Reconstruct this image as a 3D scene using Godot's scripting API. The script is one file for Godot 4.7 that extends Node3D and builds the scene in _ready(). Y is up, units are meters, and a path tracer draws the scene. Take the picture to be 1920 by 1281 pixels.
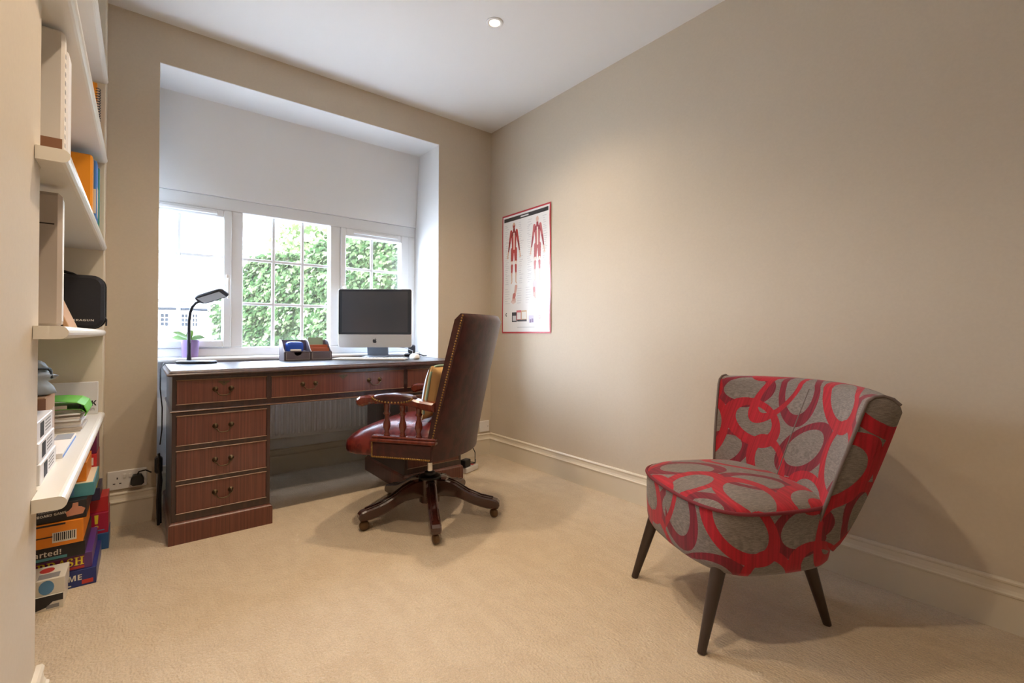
extends Node3D
# A small study: desk in a window bay, leather swivel chair, patterned cocktail chair, alcove shelves.

var M := {}
var rng := RandomNumberGenerator.new()
var used := {}

# ------------------------------------------------------------------ mesh builder
class MB:
	var v := PackedVector3Array()
	var n := PackedVector3Array()
	var uv := PackedVector2Array()
	var idx := PackedInt32Array()
	var xf := Transform3D.IDENTITY
	var uvs := 1.0

	func tri(a: Vector3, b: Vector3, c: Vector3, hint: Vector3, ua := Vector2.ZERO, ub := Vector2.ZERO, uc := Vector2.ZERO) -> void:
		var nn := (b - a).cross(c - a)
		if nn.length_squared() < 1e-18:
			return
		nn = nn.normalized()
		var k := v.size()
		if nn.dot(hint) < 0.0:
			nn = -nn
			idx.append_array([k, k + 1, k + 2])
		else:
			idx.append_array([k, k + 2, k + 1])
		v.append_array([xf * a, xf * b, xf * c])
		var wn := (xf.basis * nn).normalized()
		n.append_array([wn, wn, wn])
		uv.append_array([ua, ub, uc])

	func quad(a: Vector3, b: Vector3, c: Vector3, d: Vector3, hint: Vector3) -> void:
		tri(a, b, c, hint)
		tri(a, c, d, hint)

	func quad_uv(a: Vector3, b: Vector3, c: Vector3, d: Vector3, hint: Vector3) -> void:
		# a = lower left, b = lower right, c = upper right, d = upper left
		tri(a, b, c, hint, Vector2(0, 1), Vector2(1, 1), Vector2(1, 0))
		tri(a, c, d, hint, Vector2(0, 1), Vector2(1, 0), Vector2(0, 0))

	func box(c: Vector3, s: Vector3, bev := 0.0) -> void:
		var h := s * 0.5
		var b: float = minf(bev, minf(h.x, minf(h.y, h.z)) * 0.98)
		var ax := [Vector3(1, 0, 0), Vector3(0, 1, 0), Vector3(0, 0, 1)]
		var hs := [h.x, h.y, h.z]
		for i in 3:
			var j := (i + 1) % 3
			var k := (i + 2) % 3
			for sg in [-1.0, 1.0]:
				var o: Vector3 = c + ax[i] * hs[i] * sg
				var p: Vector3 = ax[j] * (hs[j] - b)
				var q: Vector3 = ax[k] * (hs[k] - b)
				quad(o - p - q, o + p - q, o + p + q, o - p + q, ax[i] * sg)
		if b <= 0.0:
			return
		for i in 3:
			var j := (i + 1) % 3
			var k := (i + 2) % 3
			for sj in [-1.0, 1.0]:
				for sk in [-1.0, 1.0]:
					var l: Vector3 = ax[i] * (hs[i] - b)
					var e1: Vector3 = c + ax[j] * hs[j] * sj + ax[k] * (hs[k] - b) * sk
					var e2: Vector3 = c + ax[j] * (hs[j] - b) * sj + ax[k] * hs[k] * sk
					quad(e1 - l, e1 + l, e2 + l, e2 - l, ax[j] * sj + ax[k] * sk)
		for sx in [-1.0, 1.0]:
			for sy in [-1.0, 1.0]:
				for sz in [-1.0, 1.0]:
					tri(c + Vector3(h.x * sx, (h.y - b) * sy, (h.z - b) * sz), c + Vector3((h.x - b) * sx, h.y * sy, (h.z - b) * sz), c + Vector3((h.x - b) * sx, (h.y - b) * sy, h.z * sz), Vector3(sx, sy, sz))

	func span(a: Vector3, b: Vector3, bev := 0.0) -> void:
		box((a + b) * 0.5, (b - a).abs(), bev)

	# rows of points; smooth normals; repeat a row to make an edge sharp
	func grid(rows: Array, close_u := false, out := Vector3.ZERO, uvrows: Array = []) -> void:
		var nr := rows.size()
		var nc: int = rows[0].size()
		var fn := []
		for r in nr:
			var l := PackedVector3Array()
			l.resize(nc)
			fn.append(l)
		var qc := nc if close_u else nc - 1
		var total := 0.0
		var cen := Vector3.ZERO
		for r in nr:
			for k in nc:
				cen += rows[r][k]
		cen /= float(nr * nc)
		var qn := []
		for r in nr - 1:
			var line := []
			for k in qc:
				var k2 := (k + 1) % nc
				var a: Vector3 = rows[r][k]
				var b: Vector3 = rows[r][k2]
				var c: Vector3 = rows[r + 1][k2]
				var d: Vector3 = rows[r + 1][k]
				var q := (c - a).cross(d - b) * 0.5
				line.append(q)
				var ref: Vector3 = out if out != Vector3.ZERO else ((a + c) * 0.5 - cen)
				total += q.dot(ref)
			qn.append(line)
		var sg := 1.0 if total >= 0.0 else -1.0
		for r in nr - 1:
			for k in qc:
				var k2 := (k + 1) % nc
				var q: Vector3 = qn[r][k] * sg
				fn[r][k] += q
				fn[r][k2] += q
				fn[r + 1][k] += q
				fn[r + 1][k2] += q
		var base := v.size()
		for r in nr:
			for k in nc:
				v.append(xf * (rows[r][k] as Vector3))
				var m: Vector3 = fn[r][k]
				m = m.normalized() if m.length_squared() > 1e-20 else Vector3.UP
				n.append((xf.basis * m).normalized())
				uv.append(uvrows[r][k] if uvrows.size() else Vector2.ZERO)
		for r in nr - 1:
			for k in qc:
				if (qn[r][k] as Vector3).length_squared() < 1e-22:
					continue
				var k2 := (k + 1) % nc
				var a := base + r * nc + k
				var b := base + r * nc + k2
				var c := base + (r + 1) * nc + k2
				var d := base + (r + 1) * nc + k
				if sg > 0.0:
					idx.append_array([a, c, b, a, d, c])
				else:
					idx.append_array([a, b, c, a, c, d])

	func lathe(prof: Array, seg := 24, c := Vector3.ZERO, basis := Basis.IDENTITY) -> void:
		var rows := []
		for p in prof:
			var l := PackedVector3Array()
			for k in seg:
				var t := TAU * k / seg
				l.append(c + basis * Vector3(cos(t) * p.x, p.y, sin(t) * p.x))
			rows.append(l)
		grid(rows, true)

	func tube(path: Array, rad, seg := 8, caps := true) -> void:
		var m := path.size()
		var rows := []
		var prev := Vector3.ZERO
		for i in m:
			var t: Vector3 = (path[mini(i + 1, m - 1)] - path[maxi(i - 1, 0)]).normalized()
			var u: Vector3
			if i == 0:
				u = t.cross(Vector3.UP if absf(t.y) < 0.9 else Vector3.RIGHT).normalized()
			else:
				u = (prev - t * prev.dot(t)).normalized()
			prev = u
			var w := t.cross(u)
			var r: float = rad[i] if rad is Array else rad
			var l := PackedVector3Array()
			for k in seg:
				var a := TAU * k / seg
				l.append(path[i] + (u * cos(a) + w * sin(a)) * r)
			rows.append(l)
		if caps:
			var c0 := PackedVector3Array()
			var c1 := PackedVector3Array()
			for k in seg:
				c0.append(path[0])
				c1.append(path[m - 1])
			rows.push_front(rows[0])
			rows.push_front(c0)
			rows.append(rows[rows.size() - 1])
			rows.append(c1)
		# orientation: outwards from the local axis
		var base_xf := xf
		grid_tube(rows, path, caps)
		xf = base_xf

	func grid_tube(rows: Array, path: Array, caps: bool) -> void:
		var off := 2 if caps else 0
		var a: Vector3 = rows[off][0]
		var b: Vector3 = rows[off][1]
		var c: Vector3 = rows[off + 1][1]
		var q := (c - a).cross((rows[off + 1][0] as Vector3) - b)
		var outward: Vector3 = (a + b) * 0.5 - path[0]
		var flip := q.dot(outward) < 0.0
		var nr := rows.size()
		var nc: int = rows[0].size()
		var fn := []
		for r in nr:
			var l := PackedVector3Array()
			l.resize(nc)
			fn.append(l)
		var base := v.size()
		for r in nr - 1:
			for k in nc:
				var k2 := (k + 1) % nc
				var p: Vector3 = ((rows[r + 1][k2] as Vector3) - rows[r][k]).cross((rows[r + 1][k] as Vector3) - rows[r][k2])
				if flip:
					p = -p
				fn[r][k] += p
				fn[r][k2] += p
				fn[r + 1][k] += p
				fn[r + 1][k2] += p
		for r in nr:
			for k in nc:
				v.append(xf * (rows[r][k] as Vector3))
				var m: Vector3 = fn[r][k]
				n.append((xf.basis * (m.normalized() if m.length_squared() > 1e-24 else Vector3.UP)).normalized())
				uv.append(Vector2.ZERO)
		for r in nr - 1:
			for k in nc:
				var k2 := (k + 1) % nc
				var i0 := base + r * nc + k
				var i1 := base + r * nc + k2
				var i2 := base + (r + 1) * nc + k2
				var i3 := base + (r + 1) * nc + k
				if flip:
					idx.append_array([i0, i1, i2, i0, i2, i3])
				else:
					idx.append_array([i0, i2, i1, i0, i3, i2])

	# polygon in the x-y plane, extruded along z from -d/2 to d/2, edges chamfered by bev
	func extrude(poly: Array, d: float, bev := 0.0) -> void:
		var pts := PackedVector2Array(poly)
		if Geometry2D.is_polygon_clockwise(pts):
			pts.reverse()
		var m := pts.size()
		var ins := PackedVector2Array()
		for i in m:
			var e1 := (pts[i] - pts[(i + m - 1) % m]).normalized()
			var e2 := (pts[(i + 1) % m] - pts[i]).normalized()
			var n1 := Vector2(-e1.y, e1.x)
			var n2 := Vector2(-e2.y, e2.x)
			var mm := n1 + n2
			mm = mm / maxf(0.35, 1.0 + n1.dot(n2)) if mm.length() > 1e-4 else n1
			ins.append(pts[i] + mm * bev)
		var tris := Geometry2D.triangulate_polygon(ins)
		var hz := d * 0.5
		for s in [-1.0, 1.0]:
			for t in range(0, tris.size(), 3):
				var a := ins[tris[t]]
				var b := ins[tris[t + 1]]
				var c := ins[tris[t + 2]]
				tri(Vector3(a.x, a.y, hz * s), Vector3(b.x, b.y, hz * s), Vector3(c.x, c.y, hz * s), Vector3(0, 0, s))
		for i in m:
			var j := (i + 1) % m
			var e := (pts[j] - pts[i]).normalized()
			var o := Vector3(e.y, -e.x, 0)
			var z := hz - bev
			quad(Vector3(pts[i].x, pts[i].y, -z), Vector3(pts[j].x, pts[j].y, -z), Vector3(pts[j].x, pts[j].y, z), Vector3(pts[i].x, pts[i].y, z), o)
			if bev > 0.0:
				for s in [-1.0, 1.0]:
					quad(Vector3(pts[i].x, pts[i].y, z * s), Vector3(pts[j].x, pts[j].y, z * s), Vector3(ins[j].x, ins[j].y, hz * s), Vector3(ins[i].x, ins[i].y, hz * s), o + Vector3(0, 0, s))

	# stacked loops of the same size: rows smooth between repeats; ends closed to a point
	func loft(loops: Array, cap0 := true, cap1 := true) -> void:
		var rows := loops.duplicate()
		for which in [0, 1]:
			if (which == 0 and not cap0) or (which == 1 and not cap1):
				continue
			var src: PackedVector3Array = loops[0] if which == 0 else loops[loops.size() - 1]
			var c := Vector3.ZERO
			for p in src:
				c += p
			c /= float(src.size())
			var l := PackedVector3Array()
			for p in src:
				l.append(c)
			if which == 0:
				rows.push_front(src)
				rows.push_front(l)
			else:
				rows.append(src)
				rows.append(l)
		grid(rows, true)

	func mesh() -> ArrayMesh:
		var a := []
		a.resize(Mesh.ARRAY_MAX)
		a[Mesh.ARRAY_VERTEX] = v
		a[Mesh.ARRAY_NORMAL] = n
		a[Mesh.ARRAY_TEX_UV] = uv
		a[Mesh.ARRAY_INDEX] = idx
		var m := ArrayMesh.new()
		m.add_surface_from_arrays(Mesh.PRIMITIVE_TRIANGLES, a)
		return m

# ------------------------------------------------------------------ scene helpers
func numbered(called: String) -> String:
	if not used.has(called):
		used[called] = 0
		return called
	used[called] += 1
	return "%s_%03d" % [called, used[called]]

func obj(called: String, b, m: Material, parent: Node = null) -> MeshInstance3D:
	var o := MeshInstance3D.new()
	o.mesh = b.mesh() if b is MB else b
	o.material_override = m
	if parent == null:
		o.name = numbered(called)
		add_child(o)
	else:
		o.name = called
		parent.add_child(o, true)
	return o

func tag(o: Node, label: String, category: String, group := "") -> void:
	o.set_meta("label", label)
	o.set_meta("category", category)
	if group:
		o.set_meta("group", group)

func thing(called: String, label: String, category: String, at := Vector3.ZERO, turn := 0.0, group := "") -> Node3D:
	var o := Node3D.new()
	o.name = numbered(called)
	add_child(o)
	o.position = at
	o.rotation.y = turn
	tag(o, label, category, group)
	return o

func struct(called: String, b, m: Material, parent: Node = null) -> MeshInstance3D:
	var o := obj(called, b, m, parent)
	if parent == null:
		o.set_meta("kind", "structure")
	return o

func boxm(a: Vector3, b: Vector3, bev := 0.0) -> MB:
	var m := MB.new()
	m.span(a, b, bev)
	return m

func mat(called: String, c: Color, rough := 0.6, metal := 0.0) -> StandardMaterial3D:
	var m := StandardMaterial3D.new()
	m.resource_name = called
	m.albedo_color = c
	m.roughness = rough
	m.metallic = metal
	M[called] = m
	return m

func rgb(r: int, g: int, b: int) -> Color:
	return Color(r / 255.0, g / 255.0, b / 255.0)

func noise_image(w: int, hgt: int, freq: float, sx: float, sy: float, sd: int, oct := 3) -> Image:
	var f := FastNoiseLite.new()
	f.seed = sd
	f.frequency = freq
	f.fractal_octaves = oct
	var im := Image.create(w, hgt, false, Image.FORMAT_L8)
	var data := PackedByteArray()
	data.resize(w * hgt)
	for y in hgt:
		for x in w:
			# wraps in both directions
			var u := TAU * x / w
			var t := TAU * y / hgt
			var a := f.get_noise_3d(cos(u) * sx * w / TAU, sin(u) * sx * w / TAU, cos(t) * sy * hgt / TAU)
			var b := f.get_noise_3d(cos(u) * sx * w / TAU + 91.0, sin(u) * sx * w / TAU, sin(t) * sy * hgt / TAU)
			data[y * w + x] = int(clampf(0.5 + (a + b) * 0.5, 0.0, 1.0) * 255.0)
	im.set_data(w, hgt, false, Image.FORMAT_L8, data)
	return im

func ramp_texture(src: Image, a: Color, b: Color, lo := 0.25, hi := 0.75, grain := 0.0, sd := 5) -> ImageTexture:
	var r := RandomNumberGenerator.new()
	r.seed = sd
	var w := src.get_width()
	var hgt := src.get_height()
	var d := src.get_data()
	var o := PackedByteArray()
	o.resize(w * hgt * 3)
	for i in w * hgt:
		var t := clampf((d[i] / 255.0 - lo) / (hi - lo), 0.0, 1.0)
		var c := a.lerp(b, t)
		var g := 1.0 + (r.randf() - 0.5) * grain
		o[i * 3] = int(clampf(c.r * g, 0, 1) * 255.0)
		o[i * 3 + 1] = int(clampf(c.g * g, 0, 1) * 255.0)
		o[i * 3 + 2] = int(clampf(c.b * g, 0, 1) * 255.0)
	return ImageTexture.create_from_image(Image.create_from_data(w, hgt, false, Image.FORMAT_RGB8, o))

func triplanar(m: StandardMaterial3D, sc: Vector3, world := false) -> void:
	m.uv1_triplanar = true
	m.uv1_world_triplanar = world
	m.uv1_scale = sc
	m.uv1_triplanar_sharpness = 6.0

func letters(called: String, s: String, size: float, m: Material, parent: Node, at: Vector3, basis := Basis.IDENTITY, bold := true, serif := false) -> MeshInstance3D:
	var t := TextMesh.new()
	var f := SystemFont.new()
	f.font_names = PackedStringArray(["Droid Serif" if serif else "Droid Sans"])
	f.font_weight = 700 if bold else 400
	t.font = f
	t.text = s
	t.font_size = 48
	t.pixel_size = size / 48.0
	t.depth = 0.0006
	t.curve_step = 4.0
	var o := obj(called, t, m, parent)
	o.transform = Transform3D(basis, at)
	return o

# ------------------------------------------------------------------ materials
func make_materials() -> void:
	var paint := noise_image(256, 256, 0.03, 1.0, 1.0, 3)
	mat("wall", Color.WHITE, 0.75)
	M.wall.albedo_texture = ramp_texture(paint, rgb(206, 193, 173), rgb(207, 194, 174), 0.2, 0.8, 0.015)
	triplanar(M.wall, Vector3.ONE * 0.7, true)
	mat("cream", rgb(236, 226, 205), 0.45)
	mat("ceiling", rgb(245, 246, 246), 0.9)
	mat("white_paint", rgb(244, 246, 247), 0.6)
	mat("skirt", rgb(222, 212, 192), 0.35)
	mat("shelf_white", rgb(234, 230, 220), 0.3)
	mat("upvc", rgb(240, 243, 246), 0.25)
	mat("glass", Color(1, 1, 1, 0.04), 0.02)
	M.glass.transparency = BaseMaterial3D.TRANSPARENCY_ALPHA
	# carpet: short pile, tone patches of brushed pile
	var cn := noise_image(512, 512, 0.02, 1.0, 1.0, 11, 4)
	mat("carpet", Color.WHITE, 0.95)
	M.carpet.albedo_texture = ramp_texture(cn, rgb(197, 178, 150), rgb(202, 184, 156), 0.3, 0.7, 0.12, 8)
	var fine := noise_image(512, 512, 0.22, 1.0, 1.0, 12, 3)
	M.carpet.heightmap_enabled = true
	M.carpet.heightmap_texture = ImageTexture.create_from_image(fine)
	M.carpet.heightmap_scale = 0.35
	triplanar(M.carpet, Vector3.ONE * 1.1, true)
	M.carpet.rim_enabled = true
	M.carpet.rim = 0.4
	# mahogany
	var wn := noise_image(512, 512, 0.045, 1.0, 0.05, 21, 4)
	mat("drawer_wood", Color.WHITE, 0.34)
	M.drawer_wood.albedo_texture = ramp_texture(wn, rgb(90, 46, 34), rgb(112, 61, 45), 0.25, 0.75, 0.06)
	triplanar(M.drawer_wood, Vector3(5.0, 2.0, 5.0), true)
	M.drawer_wood.clearcoat_enabled = true
	M.drawer_wood.clearcoat = 0.5
	M.drawer_wood.clearcoat_roughness = 0.25
	mat("dark_wood", Color.WHITE, 0.36)
	M.dark_wood.albedo_texture = ramp_texture(wn, rgb(48, 25, 22), rgb(64, 35, 29), 0.25, 0.75, 0.06)
	triplanar(M.dark_wood, Vector3(2.0, 2.0, 2.0), true)
	M.dark_wood.clearcoat_enabled = true
	M.dark_wood.clearcoat = 0.6
	M.dark_wood.clearcoat_roughness = 0.2
	mat("worn_edge", rgb(134, 97, 64), 0.32)
	mat("chair_wood", Color.WHITE, 0.22)
	M.chair_wood.albedo_texture = ramp_texture(wn, rgb(92, 32, 20), rgb(110, 42, 26), 0.25, 0.75, 0.04)
	triplanar(M.chair_wood, Vector3(2.0, 0.6, 2.0))
	M.chair_wood.clearcoat_enabled = true
	M.chair_wood.clearcoat = 0.8
	M.chair_wood.clearcoat_roughness = 0.1
	mat("base_wood", Color.WHITE, 0.24)
	M.base_wood.albedo_texture = ramp_texture(wn, rgb(54, 21, 15), rgb(66, 27, 19), 0.25, 0.75, 0.04)
	triplanar(M.base_wood, Vector3(2.0, 2.0, 2.0))
	M.base_wood.clearcoat_enabled = true
	M.base_wood.clearcoat = 0.8
	M.base_wood.clearcoat_roughness = 0.12
	# leather
	var ln := noise_image(256, 256, 0.03, 1.0, 1.0, 31, 4)
	var lf := noise_image(256, 256, 0.2, 1.0, 1.0, 32, 2)
	mat("leather", Color.WHITE, 0.3)
	M.leather.albedo_texture = ramp_texture(ln, rgb(52, 24, 24), rgb(70, 32, 31), 0.3, 0.7, 0.05)
	M.leather.heightmap_enabled = true
	M.leather.heightmap_texture = ImageTexture.create_from_image(lf)
	M.leather.heightmap_scale = 0.02
	triplanar(M.leather, Vector3.ONE * 3.0)
	mat("seat_leather", Color.WHITE, 0.27)
	M.seat_leather.albedo_texture = ramp_texture(ln, rgb(82, 24, 22), rgb(112, 36, 30), 0.3, 0.7, 0.05)
	M.seat_leather.heightmap_enabled = true
	M.seat_leather.heightmap_texture = M.leather.heightmap_texture
	M.seat_leather.heightmap_scale = 0.02
	triplanar(M.seat_leather, Vector3.ONE * 3.0)
	mat("desk_leather", rgb(40, 42, 46), 0.3)
	mat("brass", rgb(150, 116, 66), 0.38, 0.9)
	mat("dark_brass", rgb(92, 78, 58), 0.36, 0.9)
	mat("chrome", rgb(215, 215, 215), 0.12, 1.0)
	mat("caster", rgb(104, 80, 56), 0.4, 0.6)
	mat("black", rgb(24, 24, 26), 0.45)
	mat("black_soft", rgb(36, 36, 42), 0.8)
	mat("black_gloss", rgb(40, 43, 48), 0.08)  # bezel black lifted, with the same glare put into its colour
	mat("screen", rgb(62, 62, 64), 0.14)  # grey lifted: glare of the room on the glass, put into the colour
	mat("aluminium", rgb(196, 192, 186), 0.38, 0.55)
	mat("stand_metal", rgb(150, 160, 172), 0.35, 0.6)
	mat("white_plastic", rgb(232, 230, 226), 0.35)
	mat("key_white", rgb(240, 240, 238), 0.4)
	mat("wire", rgb(28, 26, 26), 0.5)
	mat("grey_wire", rgb(180, 182, 186), 0.5)
	mat("radiator", rgb(226, 224, 220), 0.35)
	mat("lamp_black", rgb(38, 42, 52), 0.35)
	mat("led_panel", rgb(225, 228, 232), 0.4)
	mat("pot", rgb(176, 150, 206), 0.35)
	mat("soil", rgb(88, 66, 44), 0.95)
	mat("leaf", rgb(62, 98, 24), 0.6)
	M.leaf.backlight_enabled = true
	M.leaf.backlight = rgb(50, 66, 20)
	mat("grey_leather", rgb(92, 84, 92), 0.5)
	mat("stitch", rgb(186, 180, 176), 0.7)
	mat("blue_plastic", rgb(38, 82, 186), 0.3)
	mat("brown_leather", rgb(164, 88, 58), 0.6)
	mat("green_card", rgb(150, 176, 156), 0.7)
	mat("leg_wood", rgb(58, 44, 36), 0.4)
	mat("card", rgb(190, 150, 112), 0.85)
	mat("card_dark", rgb(146, 104, 78), 0.85)
	mat("paper", rgb(228, 222, 214), 0.8)
	mat("paper_grey", rgb(188, 176, 164), 0.8)
	mat("green", rgb(104, 184, 58), 0.5)
	mat("orange", rgb(240, 152, 22), 0.45)
	mat("blue", rgb(74, 130, 206), 0.5)
	mat("teal_edge", rgb(60, 150, 140), 0.5)
	mat("silver_cloth", rgb(176, 190, 200), 0.45)
	mat("dark_zip", rgb(50, 60, 66), 0.5)
	mat("ink", rgb(40, 38, 40), 0.7)
	mat("ink_grey", rgb(140, 140, 142), 0.7)
	mat("box_white", rgb(236, 236, 238), 0.5)
	mat("tan_cloth", rgb(206, 166, 104), 0.8)
	mat("green_cloth", rgb(150, 176, 150), 0.8)
	mat("pale_cloth", rgb(210, 218, 214), 0.8)
	for p in [["g_teal", 84, 156, 168], ["g_black", 36, 34, 38], ["g_orange", 232, 136, 28], ["g_purple", 92, 56, 124], ["g_blue", 38, 52, 118], ["g_white", 226, 222, 210], ["g_magenta", 176, 28, 66], ["g_red", 196, 44, 48], ["g_yellow", 222, 208, 60], ["g_navy", 44, 40, 74], ["g_midblue", 44, 92, 150], ["g_cream", 232, 222, 190], ["g_plum", 120, 44, 92], ["g_skin", 206, 142, 112], ["g_gold", 244, 220, 60], ["g_pink", 206, 74, 110], ["g_brick", 190, 60, 52], ["g_sky", 92, 148, 196]]:
		mat(p[0], rgb(p[1], p[2], p[3]), 0.35)
	# outside
	mat("ivy_body", rgb(50, 62, 38), 0.9)
	M.ivy_body.metallic_specular = 0.05
	mat("ivy_leaf", Color.WHITE, 0.8)
	M.ivy_leaf.metallic_specular = 0.08
	M.ivy_leaf.vertex_color_use_as_albedo = true
	M.ivy_leaf.backlight_enabled = true
	M.ivy_leaf.backlight = rgb(120, 140, 90)
	mat("render", rgb(240, 240, 238), 0.9)
	mat("slate", rgb(214, 212, 212), 0.85)
	mat("gutter", rgb(32, 34, 37), 0.9)
	M.gutter.metallic_specular = 0.05
	mat("house_pane", rgb(32, 35, 39), 0.8)
	M.house_pane.metallic_specular = 0.05
	mat("bounce_paving", rgb(198, 194, 186), 0.95)  # pale paving tone, out of view, added to bounce daylight onto the ceiling
	mat("trunk", rgb(120, 104, 86), 0.9)
	mat("brick_out", rgb(186, 168, 150), 0.9)
	mat("poster", Color.WHITE, 0.3)
	M.poster.albedo_texture = poster_texture()
	mat("fabric", Color.WHITE, 0.85)
	M.fabric.albedo_texture = fabric_texture()
	M.fabric.rim_enabled = true
	M.fabric.rim = 0.25
	mat("piping", rgb(116, 36, 46), 0.85)
	mat("piping_grey", rgb(112, 100, 96), 0.85)

# ------------------------------------------------------------------ computed prints
func put(d: PackedByteArray, w: int, hgt: int, x: int, y: int, c: Color, wrap := false) -> void:
	if wrap:
		x = posmod(x, w)
		y = posmod(y, hgt)
	elif x < 0 or y < 0 or x >= w or y >= hgt:
		return
	var i := (y * w + x) * 3
	d[i] = int(c.r * 255.0)
	d[i + 1] = int(c.g * 255.0)
	d[i + 2] = int(c.b * 255.0)

func fabric_texture() -> ImageTexture:
	var w := 768
	var d := PackedByteArray()
	d.resize(w * w * 3)
	var r := RandomNumberGenerator.new()
	r.seed = 77
	var streak := noise_image(w, w, 0.9, 0.05, 1.0, 41, 2).get_data()
	var stripe := noise_image(w, w, 0.09, 1.0, 0.03, 42, 2).get_data()
	var g1 := rgb(106, 98, 92)
	var g2 := rgb(132, 123, 115)
	for i in w * w:
		var c := g1.lerp(g2, clampf((streak[i] / 255.0 - 0.25) * 2.0, 0, 1))
		c = c * (1.0 + (r.randf() - 0.5) * 0.16)
		d[i * 3] = int(clampf(c.r, 0, 1) * 255)
		d[i * 3 + 1] = int(clampf(c.g, 0, 1) * 255)
		d[i * 3 + 2] = int(clampf(c.b, 0, 1) * 255)
	# centre x, y, half axes, turn, band widths at the two ends of the loop, deep or bright red
	var loops := [
		[100, 120, 158, 106, 0.5, 24, 42, 1], [350, 80, 114, 162, -0.3, 24, 40, 0], [590, 150, 172, 108, 0.9, 24, 46, 0], [700, 350, 138, 92, 0.2, 22, 38, 1],
		[170, 330, 164, 104, -0.7, 26, 46, 0], [430, 330, 108, 158, 0.35, 22, 42, 1], [610, 500, 162, 100, -0.4, 26, 48, 0], [60, 560, 112, 162, 0.2, 24, 44, 0],
		[290, 560, 166, 104, 0.6, 24, 44, 1], [470, 670, 150, 96, -0.8, 26, 46, 0], [710, 660, 140, 96, 0.5, 22, 40, 1], [180, 730, 150, 92, -0.2, 24, 42, 0],
		[540, 340, 86, 180, -0.5, 18, 30, 0],
	]
	for deep in [1, 0]:
		for L in loops:
			if L[7] != deep:
				continue
			var ca := cos(L[4] as float)
			var sa := sin(L[4] as float)
			var R := int(maxf(L[2], L[3])) + 4
			for yy in range(-R, R + 1):
				for xx in range(-R, R + 1):
					var u: float = (xx * ca + yy * sa) / L[2]
					var t: float = (-xx * sa + yy * ca) / L[3]
					var q := u * u + t * t
					if q > 1.0 or q < 0.1:
						continue
					# the band is broad on one side of the loop and narrow on the other
					var band: float = lerpf(L[5], L[6], 0.5 + 0.5 * t) / minf(L[2], L[3])
					if sqrt(q) < 1.0 - band:
						continue
					var px := posmod(int(L[0]) + xx, w)
					var py := posmod(int(L[1]) + yy, w)
					var k := stripe[py * w + px] / 255.0
					var c: Color
					if deep == 1:
						c = rgb(96, 8, 26).lerp(rgb(136, 18, 42), k)
					else:
						c = rgb(140, 3, 22).lerp(rgb(182, 12, 36), k)
					put(d, w, w, px, py, c * (1.0 + (r.randf() - 0.5) * 0.12))
	return ImageTexture.create_from_image(Image.create_from_data(w, w, false, Image.FORMAT_RGB8, d))

func blob(d: PackedByteArray, w: int, hgt: int, cx: float, cy: float, rx: float, ry: float, c: Color, turn := 0.0) -> void:
	var R := int(maxf(rx, ry)) + 2
	var ca := cos(turn)
	var sa := sin(turn)
	for yy in range(-R, R + 1):
		for xx in range(-R, R + 1):
			var u := (xx * ca + yy * sa) / rx
			var t := (-xx * sa + yy * ca) / ry
			if u * u + t * t <= 1.0:
				put(d, w, hgt, int(cx) + xx, int(cy) + yy, c)

func bone(d: PackedByteArray, w: int, hgt: int, a: Vector2, b: Vector2, ra: float, rb: float, c: Color) -> void:
	var m := int((b - a).length()) + 1
	for i in m + 1:
		var t := float(i) / m
		var p := a.lerp(b, t)
		var rr := lerpf(ra, rb, t)
		blob(d, w, hgt, p.x, p.y, rr, rr, c)

func rect(d: PackedByteArray, w: int, hgt: int, x0: int, y0: int, x1: int, y1: int, c: Color) -> void:
	for y in range(y0, y1):
		for x in range(x0, x1):
			put(d, w, hgt, x, y, c)

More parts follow.
